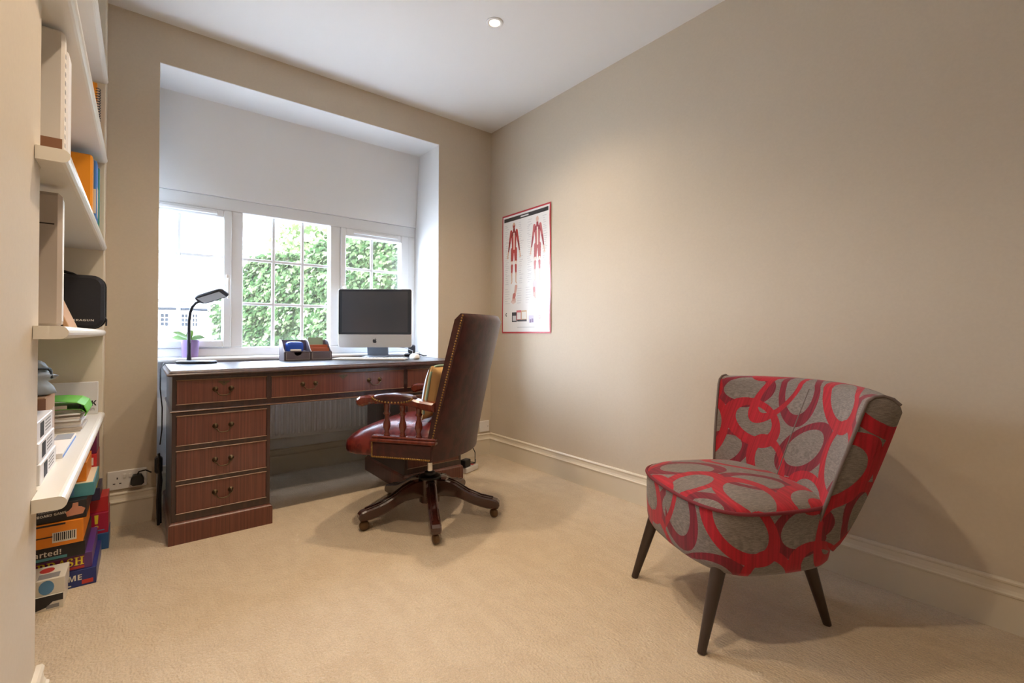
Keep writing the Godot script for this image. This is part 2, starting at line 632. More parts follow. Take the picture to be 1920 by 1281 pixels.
func figure(d: PackedByteArray, w: int, hgt: int, o: Vector2, s: float, front: bool) -> void:
	var red := rgb(176, 66, 56) if front else rgb(192, 108, 108)
	var dark := rgb(134, 40, 36) if front else rgb(160, 74, 80)
	var pale := rgb(238, 226, 214)
	var skin := rgb(222, 186, 158) if front else rgb(228, 196, 180)
	for sd in [-1.0, 1.0]:
		var q := func(x: float, y: float) -> Vector2: return o + Vector2(x * sd, y) * s
		bone(d, w, hgt, q.call(15, 26), q.call(24, 66), 6 * s, 4.5 * s, red)
		bone(d, w, hgt, q.call(24, 66), q.call(31, 100), 4.5 * s, 2.6 * s, dark)
		bone(d, w, hgt, q.call(31, 100), q.call(35, 114), 3.0 * s, 2.0 * s, skin)
		for k in 4:
			bone(d, w, hgt, q.call(34, 112), q.call(32 + k * 2.4, 122), 1.0 * s, 0.8 * s, skin)
		bone(d, w, hgt, q.call(8, 92), q.call(11, 138), 9 * s, 6 * s, red)
		bone(d, w, hgt, q.call(11, 138), q.call(11, 150), 5 * s, 4.6 * s, pale)
		bone(d, w, hgt, q.call(11, 150), q.call(12, 178), 5.6 * s, 4.0 * s, red)
		bone(d, w, hgt, q.call(12, 178), q.call(11, 208), 3.4 * s, 2.4 * s, skin)
		bone(d, w, hgt, q.call(11, 208), q.call(15, 214), 2.4 * s, 2.0 * s, skin)
		bone(d, w, hgt, q.call(6, 34), q.call(12, 44), 7 * s, 5 * s, dark)
		bone(d, w, hgt, q.call(8, 48), q.call(6, 84), 6 * s, 5 * s, red)
		bone(d, w, hgt, q.call(13, 96), q.call(14, 130), 1.0 * s, 1.0 * s, dark)
	bone(d, w, hgt, o + Vector2(0, 30) * s, o + Vector2(0, 90) * s, 3.2 * s, 3.6 * s, pale)
	bone(d, w, hgt, o + Vector2(0, 16) * s, o + Vector2(0, 26) * s, 4.6 * s, 6 * s, dark)
	blob(d, w, hgt, o.x, o.y + 6 * s, 7 * s, 10 * s, red if front else skin)
	if front:
		blob(d, w, hgt, o.x, o.y + 1 * s, 6 * s, 4 * s, skin)
		blob(d, w, hgt, o.x - 3 * s, o.y + 5 * s, 1.2 * s, 1.0 * s, pale)
		blob(d, w, hgt, o.x + 3 * s, o.y + 5 * s, 1.2 * s, 1.0 * s, pale)
		bone(d, w, hgt, o + Vector2(-3, 12) * s, o + Vector2(3, 12) * s, 0.8 * s, 0.8 * s, dark)

func poster_texture() -> ImageTexture:
	var w := 420
	var hgt := 700
	var d := PackedByteArray()
	d.resize(w * hgt * 3)
	rect(d, w, hgt, 0, 0, w, hgt, rgb(188, 58, 66))
	rect(d, w, hgt, 9, 9, w - 9, hgt - 9, rgb(240, 240, 238))
	rect(d, w, hgt, 18, 20, w - 18, 42, rgb(58, 58, 60))
	rect(d, w, hgt, 168, 27, 238, 35, rgb(230, 230, 230))
	var r := RandomNumberGenerator.new()
	r.seed = 4
	var tx := rgb(196, 196, 200)
	for col in [[24, 66], [150, 196], [226, 272], [352, 398]]:
		for k in 30:
			var y := 62 + k * 12 + r.randi_range(-2, 2)
			var x0: int = col[0] + r.randi_range(0, 10)
			rect(d, w, hgt, x0, y, mini(col[1], x0 + r.randi_range(16, 36)), y + 2, tx)
	figure(d, w, hgt, Vector2(108, 62), 1.62, true)
	figure(d, w, hgt, Vector2(312, 62), 1.62, false)
	# a forearm with hand, a lower leg with foot
	var pk := rgb(214, 170, 156)
	bone(d, w, hgt, Vector2(128, 428), Vector2(116, 478), 11, 8, pk)
	bone(d, w, hgt, Vector2(112, 478), Vector2(106, 498), 13, 11, rgb(190, 110, 100))
	for k in 5:
		bone(d, w, hgt, Vector2(98 + k * 6, 500), Vector2(86 + k * 9, 528 - absf(k - 2.0) * 4), 3, 2, pk)
	bone(d, w, hgt, Vector2(292, 424), Vector2(290, 470), 18, 12, rgb(206, 196, 196))
	bone(d, w, hgt, Vector2(284, 450), Vector2(288, 490), 9, 7, rgb(196, 120, 118))
	bone(d, w, hgt, Vector2(290, 478), Vector2(294, 500), 8, 5, pk)
	for col in [[26, 80], [140, 176], [214, 262], [330, 390]]:
		for k in 7:
			var y := 440 + k * 14
			rect(d, w, hgt, col[0], y, mini(col[1], col[0] + r.randi_range(24, 52)), y + 2, tx)
	# covers of other charts along the bottom
	rect(d, w, hgt, 92, 578, 136, 634, rgb(58, 60, 66))
	rect(d, w, hgt, 98, 598, 130, 628, rgb(214, 214, 216))
	rect(d, w, hgt, 134, 568, 176, 626, rgb(206, 110, 116))
	rect(d, w, hgt, 139, 580, 172, 620, rgb(238, 236, 232))
	rect(d, w, hgt, 176, 570, 224, 624, rgb(214, 184, 150))
	rect(d, w, hgt, 181, 578, 220, 618, rgb(240, 238, 232))
	rect(d, w, hgt, 140, 622, 224, 632, rgb(66, 66, 72))
	rect(d, w, hgt, 244, 600, 284, 640, rgb(206, 200, 226))
	rect(d, w, hgt, 250, 622, 262, 640, rgb(116, 92, 132))
	rect(d, w, hgt, 266, 618, 280, 638, rgb(132, 110, 150))
	blob(d, w, hgt, 40, 590, 7, 10, rgb(60, 60, 62))
	blob(d, w, hgt, 43, 590, 4, 6, rgb(240, 240, 238))
	blob(d, w, hgt, 332, 610, 9, 9, rgb(214, 150, 150))
	blob(d, w, hgt, 332, 610, 6, 6, rgb(240, 236, 234))
	rect(d, w, hgt, 348, 602, 384, 605, rgb(200, 190, 190))
	rect(d, w, hgt, 348, 612, 376, 614, tx)
	rect(d, w, hgt, 140, 664, 290, 667, tx)
	return ImageTexture.create_from_image(Image.create_from_data(w, hgt, false, Image.FORMAT_RGB8, d))

# ------------------------------------------------------------------ main
const BW := -2.804
const RW := 2.046
const LW := -0.175
const TOP := 2.4

func _ready() -> void:
	rng.seed = 12
	# --- camera (lens of 866 px on a 1920 x 1281 frame, slightly shifted)
	var cam := Camera3D.new()
	cam.name = "camera"
	cam.near = 0.05
	cam.far = 200.0
	cam.projection = Camera3D.PROJECTION_FRUSTUM
	cam.size = 2.0 * 640.5 / 865.8 * 0.05
	cam.frustum_offset = Vector2(0, -(640.5 - 620.3) / 865.8 * 0.05)
	cam.position = Vector3(0, 0.887, 0)
	cam.basis = Basis(Vector3.UP, -deg_to_rad(38.77)) * Basis(Vector3.RIGHT, 0.0077) * Basis(Vector3.BACK, 0.0029)
	add_child(cam)
	cam.current = true
	# --- sky: bright, even overcast
	var env := Environment.new()
	env.background_mode = Environment.BG_SKY
	var sky := Sky.new()
	var sm := ProceduralSkyMaterial.new()
	sm.sky_top_color = rgb(212, 229, 255)
	sm.sky_horizon_color = rgb(236, 243, 255)
	sm.ground_bottom_color = rgb(130, 134, 126)
	sm.ground_horizon_color = rgb(170, 172, 168)
	sky.sky_material = sm
	env.sky = sky
	env.background_energy_multiplier = 35.0
	env.tonemap_mode = Environment.TONE_MAPPER_LINEAR
	env.tonemap_exposure = 1.1
	env.sdfgi_enabled = true
	env.ssao_enabled = true
	env.ssil_enabled = true
	var we := WorldEnvironment.new()
	we.name = "world"
	we.environment = env
	add_child(we)

	make_materials()
	build_room()
	build_window()
	build_outside()
	build_downlights()
	build_radiator()
	build_desk()
	build_swivel_chair()
	build_cocktail_chair()
	build_poster()
	build_shelves()
	build_shelf_things()
	build_games()
	build_desk_things()
	build_sockets_and_cables()

# ------------------------------------------------------------------ room
func skirting(called: String, a: Vector3, b: Vector3, inward: Vector3) -> void:
	var prof := [Vector2(0, 0), Vector2(0.018, 0), Vector2(0.018, 0.106), Vector2(0.021, 0.108), Vector2(0.021, 0.113), Vector2(0.016, 0.116), Vector2(0.0125, 0.124), Vector2(0.0105, 0.140), Vector2(0.013, 0.143), Vector2(0.013, 0.148), Vector2(0.009, 0.153), Vector2(0, 0.153)]
	var m := MB.new()
	for i in prof.size() - 1:
		var p: Vector2 = prof[i]
		var q: Vector2 = prof[i + 1]
		var o := (inward * (q.y - p.y) + Vector3.UP * -(q.x - p.x))
		m.quad(a + inward * p.x + Vector3.UP * p.y, b + inward * p.x + Vector3.UP * p.y, b + inward * q.x + Vector3.UP * q.y, a + inward * q.x + Vector3.UP * q.y, o)
	for e in [a, b]:
		var o: Vector3 = (a - b).normalized() if e == a else (b - a).normalized()
		var pts := PackedVector2Array(prof)
		var t := Geometry2D.triangulate_polygon(pts)
		for i in range(0, t.size(), 3):
			var tp := []
			for k in 3:
				var p := pts[t[i + k]]
				tp.append(e + inward * p.x + Vector3.UP * p.y)
			m.tri(tp[0], tp[1], tp[2], o)
	struct(called, m, M.skirt)

func build_room() -> void:
	struct("floor", boxm(Vector3(-0.8, -0.12, -3.3), Vector3(2.4, 0, 1.5)), M.carpet)
	struct("ceiling", boxm(Vector3(-0.8, TOP, -3.3), Vector3(2.4, TOP + 0.2, 1.5)), M.ceiling)
	struct("wall_right", boxm(Vector3(RW, 0, -3.3), Vector3(2.4, TOP, 1.5)), M.wall)
	struct("wall_front", boxm(Vector3(-0.8, 0, 1.2), Vector3(RW, TOP, 1.5)), M.wall)
	struct("wall_left", boxm(Vector3(-0.8, 0, -1.44), Vector3(LW, TOP, 1.2), 0.008), M.wall)
	var m := MB.new()
	m.span(Vector3(-0.6, 0, -2.98), Vector3(0.062, TOP, BW))
	m.span(Vector3(-0.6, 0, -3.3), Vector3(-0.15, TOP, -2.98))
	m.span(Vector3(1.6, 0, -3.3), Vector3(RW, TOP, BW))
	m.span(Vector3(0.062, 2.2, -3.09), Vector3(1.6, TOP, BW))
	struct("wall_back", m, M.wall)
	# alcove lining behind the shelves
	m = MB.new()
	m.span(Vector3(-0.8, 0, -2.73), Vector3(-0.48, TOP, -1.44))
	m.span(Vector3(-0.8, 0, BW), Vector3(-0.128, TOP, -2.70), 0.003)
	struct("wall_alcove", m, M.cream)
	# white lining of the window bay
	m = MB.new()
	m.span(Vector3(1.597, 0.0, -3.2), Vector3(1.6, 2.197, BW - 0.0005))
	m.span(Vector3(0.062, 2.197, -3.09), Vector3(1.6, 2.2, BW - 0.0005))
	m.span(Vector3(0.062, 0.0, -2.98), Vector3(0.064, 2.197, BW - 0.0005))
	m.span(Vector3(-0.15, 0.0, -3.2), Vector3(-0.147, 2.197, -2.98))
	m.span(Vector3(-0.15, 0.0, -2.983), Vector3(0.064, 2.197, -2.98))
	struct("trim_1", m, M.white_paint)
	m = MB.new()
	m.xf = Transform3D(Basis(Vector3(0, 0, 1), Vector3(0, 1, 0), Vector3(-1, 0, 0)), Vector3(0.72, 0, 0))
	m.extrude([Vector2(-3.085, 2.2), Vector2(-3.137, 1.68), Vector2(-3.3, 1.68), Vector2(-3.3, 2.45), Vector2(-3.085, 2.45)], 1.75)
	struct("wall_bay_upper", m, M.white_paint)
	struct("wall_bay_lower", boxm(Vector3(-0.2, 0, -3.34), Vector3(1.7, 0.73, -3.225)), M.white_paint)
	var sill := boxm(Vector3(-0.147, 0.729, -3.3), Vector3(1.597, 0.755, -3.065), 0.008)
	struct("trim_2", sill, M.upvc)
	skirting("baseboard_right", Vector3(RW, 0, BW), Vector3(RW, 0, 1.2), Vector3.LEFT)
	skirting("baseboard_back", Vector3(-0.128, 0, BW), Vector3(0.062, 0, BW), Vector3.BACK)
	skirting("baseboard_corner", Vector3(1.6, 0, BW), Vector3(RW, 0, BW), Vector3.BACK)
	skirting("baseboard_bay", Vector3(-0.147, 0, -3.225), Vector3(1.597, 0, -3.225), Vector3.BACK)
	skirting("baseboard_left", Vector3(LW, 0, -1.455), Vector3(LW, 0, 1.2), Vector3.RIGHT)

func build_window() -> void:
	var w := Node3D.new()
	w.name = "window_1"
	add_child(w)
	w.set_meta("kind", "structure")
	var zi := -3.15
	var zo := -3.22
	var part := func(called: String, a: Vector2, b: Vector2, z0: float, z1: float, bev := 0.004, parent: Node = w):
		return obj(called, boxm(Vector3(a.x, a.y, z0), Vector3(b.x, b.y, z1), bev), M.upvc, parent)
	var f := MB.new()
	f.span(Vector3(-0.147, 1.605, zo), Vector3(1.597, 1.68, zi), 0.004)
	f.span(Vector3(-0.147, 0.755, zo), Vector3(1.597, 0.806, zi), 0.004)
	f.span(Vector3(-0.147, 0.806, zo), Vector3(-0.087, 1.605, zi), 0.004)
	f.span(Vector3(1.542, 0.806, zo), Vector3(1.597, 1.605, zi), 0.004)
	obj("window_frame", f, M.upvc, w)
	part.call("mullion", Vector2(0.411, 0.806), Vector2(0.471, 1.605), zo, zi)
	part.call("mullion", Vector2(0.979, 0.806), Vector2(1.044, 1.605), zo, zi)
	# three lights: opening casement, fixed light, opening casement
	var lights := [
		[-0.045, 0.369, 0.847, 1.559, [0.162], true, -0.087, 0.411], [0.471, 0.979, 0.806, 1.605, [0.641, 0.811], false, 0, 0], [1.078, 1.479, 0.847, 1.552, [1.273], true, 1.044, 1.542],
	]
	for L in lights:
		var x0: float = L[0]
		var x1: float = L[1]
		var y0: float = L[2]
		var y1: float = L[3]
		if L[5]:
			var c := MB.new()
			c.span(Vector3(L[6], 0.806, -3.2), Vector3(x0, 1.605, -3.138), 0.005)
			c.span(Vector3(x1, 0.806, -3.2), Vector3(L[7], 1.605, -3.138), 0.005)
			c.span(Vector3(x0, y1, -3.2), Vector3(x1, 1.605, -3.138), 0.005)
			c.span(Vector3(x0, 0.806, -3.2), Vector3(x1, y0, -3.138), 0.005)
			obj("casement", c, M.upvc, w)
			var vent := boxm(Vector3(x0 + 0.05, 1.572, -3.138), Vector3(x1 - 0.03, 1.592, -3.126), 0.003)
			obj("trickle_vent", vent, M.upvc, w)
		var xs: Array = [x0] + (L[4] as Array) + [x1]
		var ys := [y0, 1.067, 1.335, y1]
		for x in L[4]:
			part.call("glazing_bar", Vector2(x - 0.009, y0), Vector2(x + 0.009, y1), -3.19, -3.176, 0.003)
		for y in [1.067, 1.335]:
			part.call("glazing_bar", Vector2(x0, y - 0.009), Vector2(x1, y + 0.009), -3.1885, -3.1775, 0.003)
		for i in xs.size() - 1:
			for j in 3:
				var g := boxm(Vector3(xs[i], ys[j], -3.185), Vector3(xs[i + 1], ys[j + 1], -3.181))
				obj("pane", g, M.glass, w)
	for hx in [0.392, 1.060]:
		var hm := MB.new()
		hm.box(Vector3(hx, 1.2, -3.132), Vector3(0.022, 0.06, 0.012), 0.004)
		hm.tube([Vector3(hx, 1.2, -3.13), Vector3(hx, 1.2, -3.1), Vector3(hx, 1.18, -3.098), Vector3(hx, 1.13, -3.1), Vector3(hx, 1.09, -3.102)], [0.009, 0.009, 0.009, 0.0075, 0.006], 10)
		obj("window_handle", hm, M.white_plastic, w)

# ------------------------------------------------------------------ outside
func leaf_mesh(s: float) -> ArrayMesh:
	var m := MB.new()
	var pts := [Vector3(0, 0, 0), Vector3(0.42, 0.1, 0.04), Vector3(0.5, 0.5, -0.03), Vector3(0.2, 0.62, 0.03), Vector3(0, 1.0, -0.05), Vector3(-0.2, 0.62, 0.03), Vector3(-0.5, 0.5, -0.03), Vector3(-0.42, 0.1, 0.04)]
	var c := Vector3(0, 0.38, 0.09)
	for i in pts.size():
		m.tri(c * s, pts[i] * s, pts[(i + 1) % pts.size()] * s, Vector3(0, 0, 1))
	return m.mesh()

func build_outside() -> void:
	struct("ground", boxm(Vector3(-40, -0.6, -70), Vector3(40, -0.3, -3.34)), M.bounce_paving)
	# ivy-clad garden wall, from far end to near end
	var A := Vector2(0.95, -9.0)
	var B := Vector2(3.9, -4.1)
	var dir := (B - A).normalized()
	var nor := Vector2(dir.y, -dir.x)
	if nor.dot(Vector2(-A.x, -A.y)) < 0:
		nor = -nor
	var long := (B - A).length()
	var hts := [[0.0, 1.45], [0.08, 1.85], [0.18, 2.06], [0.33, 2.12], [0.45, 2.3], [0.6, 2.6], [0.8, 2.7], [1.0, 2.7]]
	var height := func(t: float) -> float:
		for i in hts.size() - 1:
			if t <= hts[i + 1][0]:
				return lerpf(hts[i][1], hts[i + 1][1], (t - hts[i][0]) / (hts[i + 1][0] - hts[i][0]))
		return hts[-1][1]
	var fn := FastNoiseLite.new()
	fn.seed = 9
	fn.frequency = 1.4
	var ivy := thing("ivy_wall", "dense green ivy covering the garden wall outside the window", "ivy", Vector3(A.x, -0.3, A.y))
	var rows := []
	var NU := 60
	var NV := 22
	var surf := func(t: float, s: float) -> Vector3:
		# s 0..1 up the face, 1..1.4 over the top
		var hh: float = height.call(t) + 0.3
		var y := hh * minf(s, 1.0)
		var back := 0.0
		if s > 1.0:
			back = (s - 1.0) / 0.4 * 0.7
			y = hh - pow((s - 1.0) / 0.4, 2.0) * 0.1
		elif s > 0.9:
			back = pow((s - 0.9) / 0.1, 2.0) * 0.06
		var p := dir * long * t
		var bump := fn.get_noise_3d(t * long, y, s) * 0.22
		var o := nor * (bump - back)
		return Vector3(p.x + o.x, y + (bump * 0.4 if s > 0.85 else 0.0), p.y + o.y)
	for j in NV + 1:
		var l := PackedVector3Array()
		for i in NU + 1:
			l.append(surf.call(float(i) / NU, 1.4 * j / NV))
		rows.append(l)
	var body := MB.new()
	body.grid(rows, false, Vector3(nor.x, 0.3, nor.y))
	# the back of the growth, so that it has thickness
	var backrow := []
	for j in 2:
		var l := PackedVector3Array()
		for i in NU + 1:
			var top: Vector3 = rows[NV][i]
			l.append(Vector3(top.x, top.y if j == 0 else 0.0, top.z))
		backrow.append(l)
	body.grid(backrow, false, Vector3(-nor.x, 0, -nor.y))
	obj("stems", body, M.ivy_body, ivy)
	var mm := MultiMesh.new()
	mm.transform_format = MultiMesh.TRANSFORM_3D
	mm.use_colors = true
	mm.mesh = leaf_mesh(0.075)
	var cnt := 20000
	mm.instance_count = cnt
	var face := Vector3(nor.x, 0, nor.y)
	for i in cnt:
		var t := rng.randf()
		var s := rng.randf() * 1.15
		var p: Vector3 = surf.call(t, s)
		p += face * rng.randf_range(0.0, 0.09) + Vector3.UP * rng.randf_range(-0.02, 0.03)
		var up := (Vector3.DOWN + face * rng.randf_range(0.1, 0.9) + Vector3(rng.randf_range(-0.7, 0.7), 0, rng.randf_range(-0.7, 0.7))).normalized()
		var z := (face + Vector3.UP * rng.randf_range(0.1, 1.0) + Vector3(rng.randf_range(-0.5, 0.5), 0, rng.randf_range(-0.5, 0.5))).normalized()
		var x := up.cross(z).normalized()
		z = x.cross(up).normalized()
		var sc := rng.randf_range(0.7, 1.25)
		mm.set_instance_transform(i, Transform3D(Basis(x, up, z) * sc, p))
		var g := rng.randf()
		var c := Color(0.016, 0.036, 0.010).lerp(Color(0.095, 0.125, 0.055), g * g)
		if rng.randf() < 0.08:
			c = Color(0.15, 0.16, 0.10)
		mm.set_instance_color(i, c)
	var mi := MultiMeshInstance3D.new()
	mi.name = "leaves"
	mi.multimesh = mm
	mi.material_override = M.ivy_leaf
	mi.set_meta("kind", "stuff")
	ivy.add_child(mi)
	# pale tree beyond the ivy
	var tree := thing("garden_tree", "pale leafy tree rising behind the ivy wall", "tree", Vector3(3.9, -0.3, -12.5))
	var tr := MB.new()
	tr.tube([Vector3(0, 0, 0), Vector3(0.05, 1.2, 0), Vector3(-0.05, 2.2, 0.05), Vector3(0.1, 3.4, 0)], [0.16, 0.12, 0.1, 0.05], 10)
	for k in 6:
		var a := k * 1.05
		tr.tube([Vector3(0, 1.8 + 0.15 * k, 0), Vector3(cos(a) * 0.6, 2.5 + 0.18 * k, sin(a) * 0.6), Vector3(cos(a) * 1.1, 3.0 + 0.2 * k, sin(a) * 1.1)], [0.06, 0.04, 0.02], 8)
	obj("trunk", tr, M.trunk, tree)
	var tm := MultiMesh.new()
	tm.transform_format = MultiMesh.TRANSFORM_3D
	tm.use_colors = true
	tm.mesh = leaf_mesh(0.14)
	tm.instance_count = 5000
	for i in 5000:
		var q := Vector3(rng.randfn(), rng.randfn(), rng.randfn()).normalized() * pow(rng.randf(), 0.4)
		var p := Vector3(q.x * 1.5, 3.3 + q.y * 1.15, q.z * 1.4)
		var bs := Basis.from_euler(Vector3(rng.randf() * TAU, rng.randf() * TAU, rng.randf() * TAU))
		tm.set_instance_transform(i, Transform3D(bs * rng.randf_range(0.7, 1.3), p))
		tm.set_instance_color(i, Color(0.14, 0.22, 0.08).lerp(Color(0.26, 0.3, 0.16), rng.randf()))
	var ti := MultiMeshInstance3D.new()
	ti.name = "foliage"
	ti.multimesh = tm
	ti.material_override = M.ivy_leaf
	ti.set_meta("kind", "stuff")
	tree.add_child(ti)
	# white house across the garden
	var hz := -24.0
	var house := thing("white_house", "white rendered house with small paned windows across the garden", "house", Vector3(-1.0, -0.3, hz))
	obj("wall", boxm(Vector3(-7, 0, -5), Vector3(3.9, 2.2, 0)), M.render, house)
	var rf := MB.new()
	rf.xf = Transform3D(Basis(Vector3(0, 0, 1), Vector3(0, 1, 0), Vector3(-1, 0, 0)), Vector3(-1.55, 0, -2.5))
	rf.extrude([Vector2(-2.9, 2.2), Vector2(2.8, 2.2), Vector2(0, 4.6)], 11.4)
	obj("roof", rf, M.slate, house)
	var gt := MB.new()
	gt.tube([Vector3(-7.2, 2.2, 0.33), Vector3(4.1, 2.2, 0.33)], 0.06, 8)
	obj("gutter", gt, M.gutter, house)
	for wx in [[0.61, 0.89], [1.32, 1.55], [1.70, 1.89]]:
		var x0: float = wx[0] + 1.0
		var x1: float = wx[1] + 1.0
		var wf := MB.new()
		var y0 := 1.48
		var y1 := 2.02
		wf.span(Vector3(x0 - 0.03, y0 - 0.03, 0), Vector3(x1 + 0.03, y1 + 0.03, 0.02))
		var wo := obj("window", wf, M.render, house)
		var px := MB.new()
		for i in 2:
			for j in 3:
				var a := lerpf(x0, x1, i / 2.0) + 0.012
				var b := lerpf(x0, x1, (i + 1) / 2.0) - 0.012
				var c := lerpf(y0, y1, j / 3.0) + 0.015
				var e := lerpf(y0, y1, (j + 1) / 3.0) - 0.015
				obj("pane", boxm(Vector3(a, c, 0.02), Vector3(b, e, 0.026)), M.house_pane, wo)
	var bush := thing("low_shrub", "low green shrub in front of the white house", "shrub", Vector3(1.15, -0.3, -15.0))
	var bm := MultiMesh.new()
	bm.transform_format = MultiMesh.TRANSFORM_3D
	bm.use_colors = true
	bm.mesh = leaf_mesh(0.1)
	bm.instance_count = 900
	for i in 900:
		var q := Vector3(rng.randfn(), absf(rng.randfn()), rng.randfn()).normalized() * pow(rng.randf(), 0.35)
		bm.set_instance_transform(i, Transform3D(Basis.from_euler(Vector3(rng.randf() * TAU, rng.randf() * TAU, 0)), Vector3(q.x * 0.75, q.y * 1.05, q.z * 0.5)))
		bm.set_instance_color(i, Color(0.07, 0.12, 0.03).lerp(Color(0.15, 0.18, 0.08), rng.randf()))
	var bi := MultiMeshInstance3D.new()
	bi.name = "foliage"
	bi.multimesh = bm
	bi.material_override = M.ivy_leaf
	bi.set_meta("kind", "stuff")
	bush.add_child(bi)

# ------------------------------------------------------------------ lamps
func build_downlights() -> void:
	var glow := mat("lamp_glow", rgb(255, 236, 205), 0.4)
	glow.emission_enabled = true
	glow.emission = rgb(255, 226, 184)
	glow.emission_energy_multiplier = 6.0
	for p in [Vector2(1.328, -1.795), Vector2(0.45, -1.795), Vector2(0.3, -0.75)]:
		var t := thing("ceiling_downlight", "small round glowing downlight in the ceiling above the swivel chair" if p.x > 1.0 else "small round glowing downlight in the ceiling beside the alcove shelves" if p.x > 0.4 else "small round glowing downlight in the ceiling beside the bare end of the wall", "ceiling light", Vector3(p.x, TOP, p.y), 0.0, "recessed ceiling downlights")
		var ring := MB.new()
		ring.lathe([Vector2(0.026, -0.0015), Vector2(0.028, -0.004), Vector2(0.036, -0.005), Vector2(0.041, -0.003), Vector2(0.042, 0.0), Vector2(0.026, 0.0)], 28)
		obj("bezel", ring, M.white_paint, t)
		var b := MB.new()
		b.lathe([Vector2(0.0, -0.003), Vector2(0.02, -0.0028), Vector2(0.0255, -0.002), Vector2(0.0255, -0.0005), Vector2(0.0, -0.0005)], 24)
		obj("lamp_lens", b, glow, t)
		var s := SpotLight3D.new()
		s.name = "lamp_light"
		s.light_color = rgb(255, 230, 200)
		s.light_energy = 1.5
		s.light_size = 0.03
		s.spot_range = 8.0
		s.spot_attenuation = 2.0
		s.spot_angle = 68.0
		s.spot_angle_attenuation = 1.0
		s.shadow_enabled = true
		s.rotation.x = -PI / 2
		s.position = Vector3(0, -0.012, 0)
		t.add_child(s)

func build_radiator() -> void:
	var t := thing("radiator", "white panel radiator with vertical flutes under the window behind the desk", "radiator", Vector3(0.30, 0.235, -3.2))
	obj("panel", boxm(Vector3(0, 0, 0.03), Vector3(1.1, 0.42, 0.075), 0.006), M.radiator, t)
	var fl := MB.new()
	var l := []
	for k in 9:
		var a := PI * k / 8.0
		l.append(Vector2(-cos(a) * 0.0095, sin(a) * 0.009))
	var rows := []
	for e in [[0.022, 0.1], [0.026, 0.6], [0.034, 1.0], [0.386, 1.0], [0.394, 0.6], [0.398, 0.1]]:
		var r := PackedVector3Array()
		for p in l:
			r.append(Vector3(p.x * (0.6 + 0.4 * e[1]), e[0], p.y * e[1]))
		rows.append(r)
	fl.grid(rows, false, Vector3(0, 0, 1))
	var fm := fl.mesh()
	for i in 33:
		var o := obj("flute", fm, M.radiator, t)
		o.position = Vector3(0.03 + i * 0.0325, 0, 0.0748)
	for bx in [0.2, 0.9]:
		obj("bracket", boxm(Vector3(bx - 0.015, 0.05, -0.026), Vector3(bx + 0.015, 0.35, 0.03)), M.radiator, t)

# ------------------------------------------------------------------ desk
func bail_handle(parent: Node, at: Vector3) -> void:
	var hm := MB.new()
	for s in [-1.0, 1.0]:
		var b := Basis(Vector3.RIGHT, PI / 2)
		hm.lathe([Vector2(0.0, 0.016), Vector2(0.004, 0.0155), Vector2(0.006, 0.012), Vector2(0.0045, 0.008), Vector2(0.009, 0.004), Vector2(0.0115, 0.001), Vector2(0.0115, 0.0), Vector2(0.0, 0.0)], 14, at + Vector3(0.03 * s, 0, 0), b)
	var path := []
	for p in [Vector2(-0.03, 0.0), Vector2(-0.0345, -0.006), Vector2(-0.029, -0.011), Vector2(-0.023, -0.014), Vector2(-0.021, -0.021), Vector2(-0.014, -0.026), Vector2(0, -0.0275), Vector2(0.014, -0.026), Vector2(0.021, -0.021), Vector2(0.023, -0.014), Vector2(0.029, -0.011), Vector2(0.0345, -0.006), Vector2(0.03, 0.0)]:
		path.append(at + Vector3(p.x, p.y, 0.012 + absf(p.y) * 0.15))
	hm.tube(path, 0.0024, 8)
	obj("handle", hm, M.dark_brass, parent)

func drawer(parent: Node, x0: float, x1: float, y0: float, y1: float, zf: float, handles: Array, key := -1.0) -> void:
	var d := obj("drawer", boxm(Vector3(x0, y0, zf - 0.012), Vector3(x1, y1, zf + 0.003), 0.001), M.drawer_wood, parent)
	var w := 0.0032
	for y in [y0 - w, y1]:
		obj("cock_bead", boxm(Vector3(x0 - w, y, zf - 0.002), Vector3(x1 + w, y + w, zf + 0.006), 0.0012), M.worn_edge, d)
	for x in [x0 - w, x1]:
		obj("side_bead", boxm(Vector3(x, y0, zf - 0.002), Vector3(x + w, y1, zf + 0.006), 0.0012), M.dark_wood, d)
	for hx in handles:
		bail_handle(d, Vector3(hx, lerpf(y0, y1, 0.56), zf + 0.003))
	if key >= 0.0:
		var k := MB.new()
		k.xf = Transform3D(Basis.IDENTITY, Vector3(key, y1 - 0.016, zf + 0.0035))
		k.extrude([Vector2(-0.024, 0.003), Vector2(-0.017, 0.009), Vector2(-0.006, 0.007), Vector2(0, 0.011), Vector2(0.006, 0.007), Vector2(0.017, 0.009), Vector2(0.024, 0.003), Vector2(0.012, -0.003), Vector2(0.005, -0.011), Vector2(0, -0.013), Vector2(-0.005, -0.011), Vector2(-0.012, -0.003)], 0.0014, 0.0004)
		var e := obj("escutcheon", k, M.dark_brass, d)
		var kh := MB.new()
		kh.box(Vector3(key, y1 - 0.017, zf + 0.0046), Vector3(0.003, 0.008, 0.0006))
		obj("keyhole", kh, M.black, d)

func rect_loop(x0: float, x1: float, z0: float, z1: float, y: float, i: float) -> PackedVector3Array:
	return PackedVector3Array([Vector3(x0 + i, y, z0 + i), Vector3(x1 - i, y, z0 + i), Vector3(x1 - i, y, z1 - i), Vector3(x0 + i, y, z1 - i)])

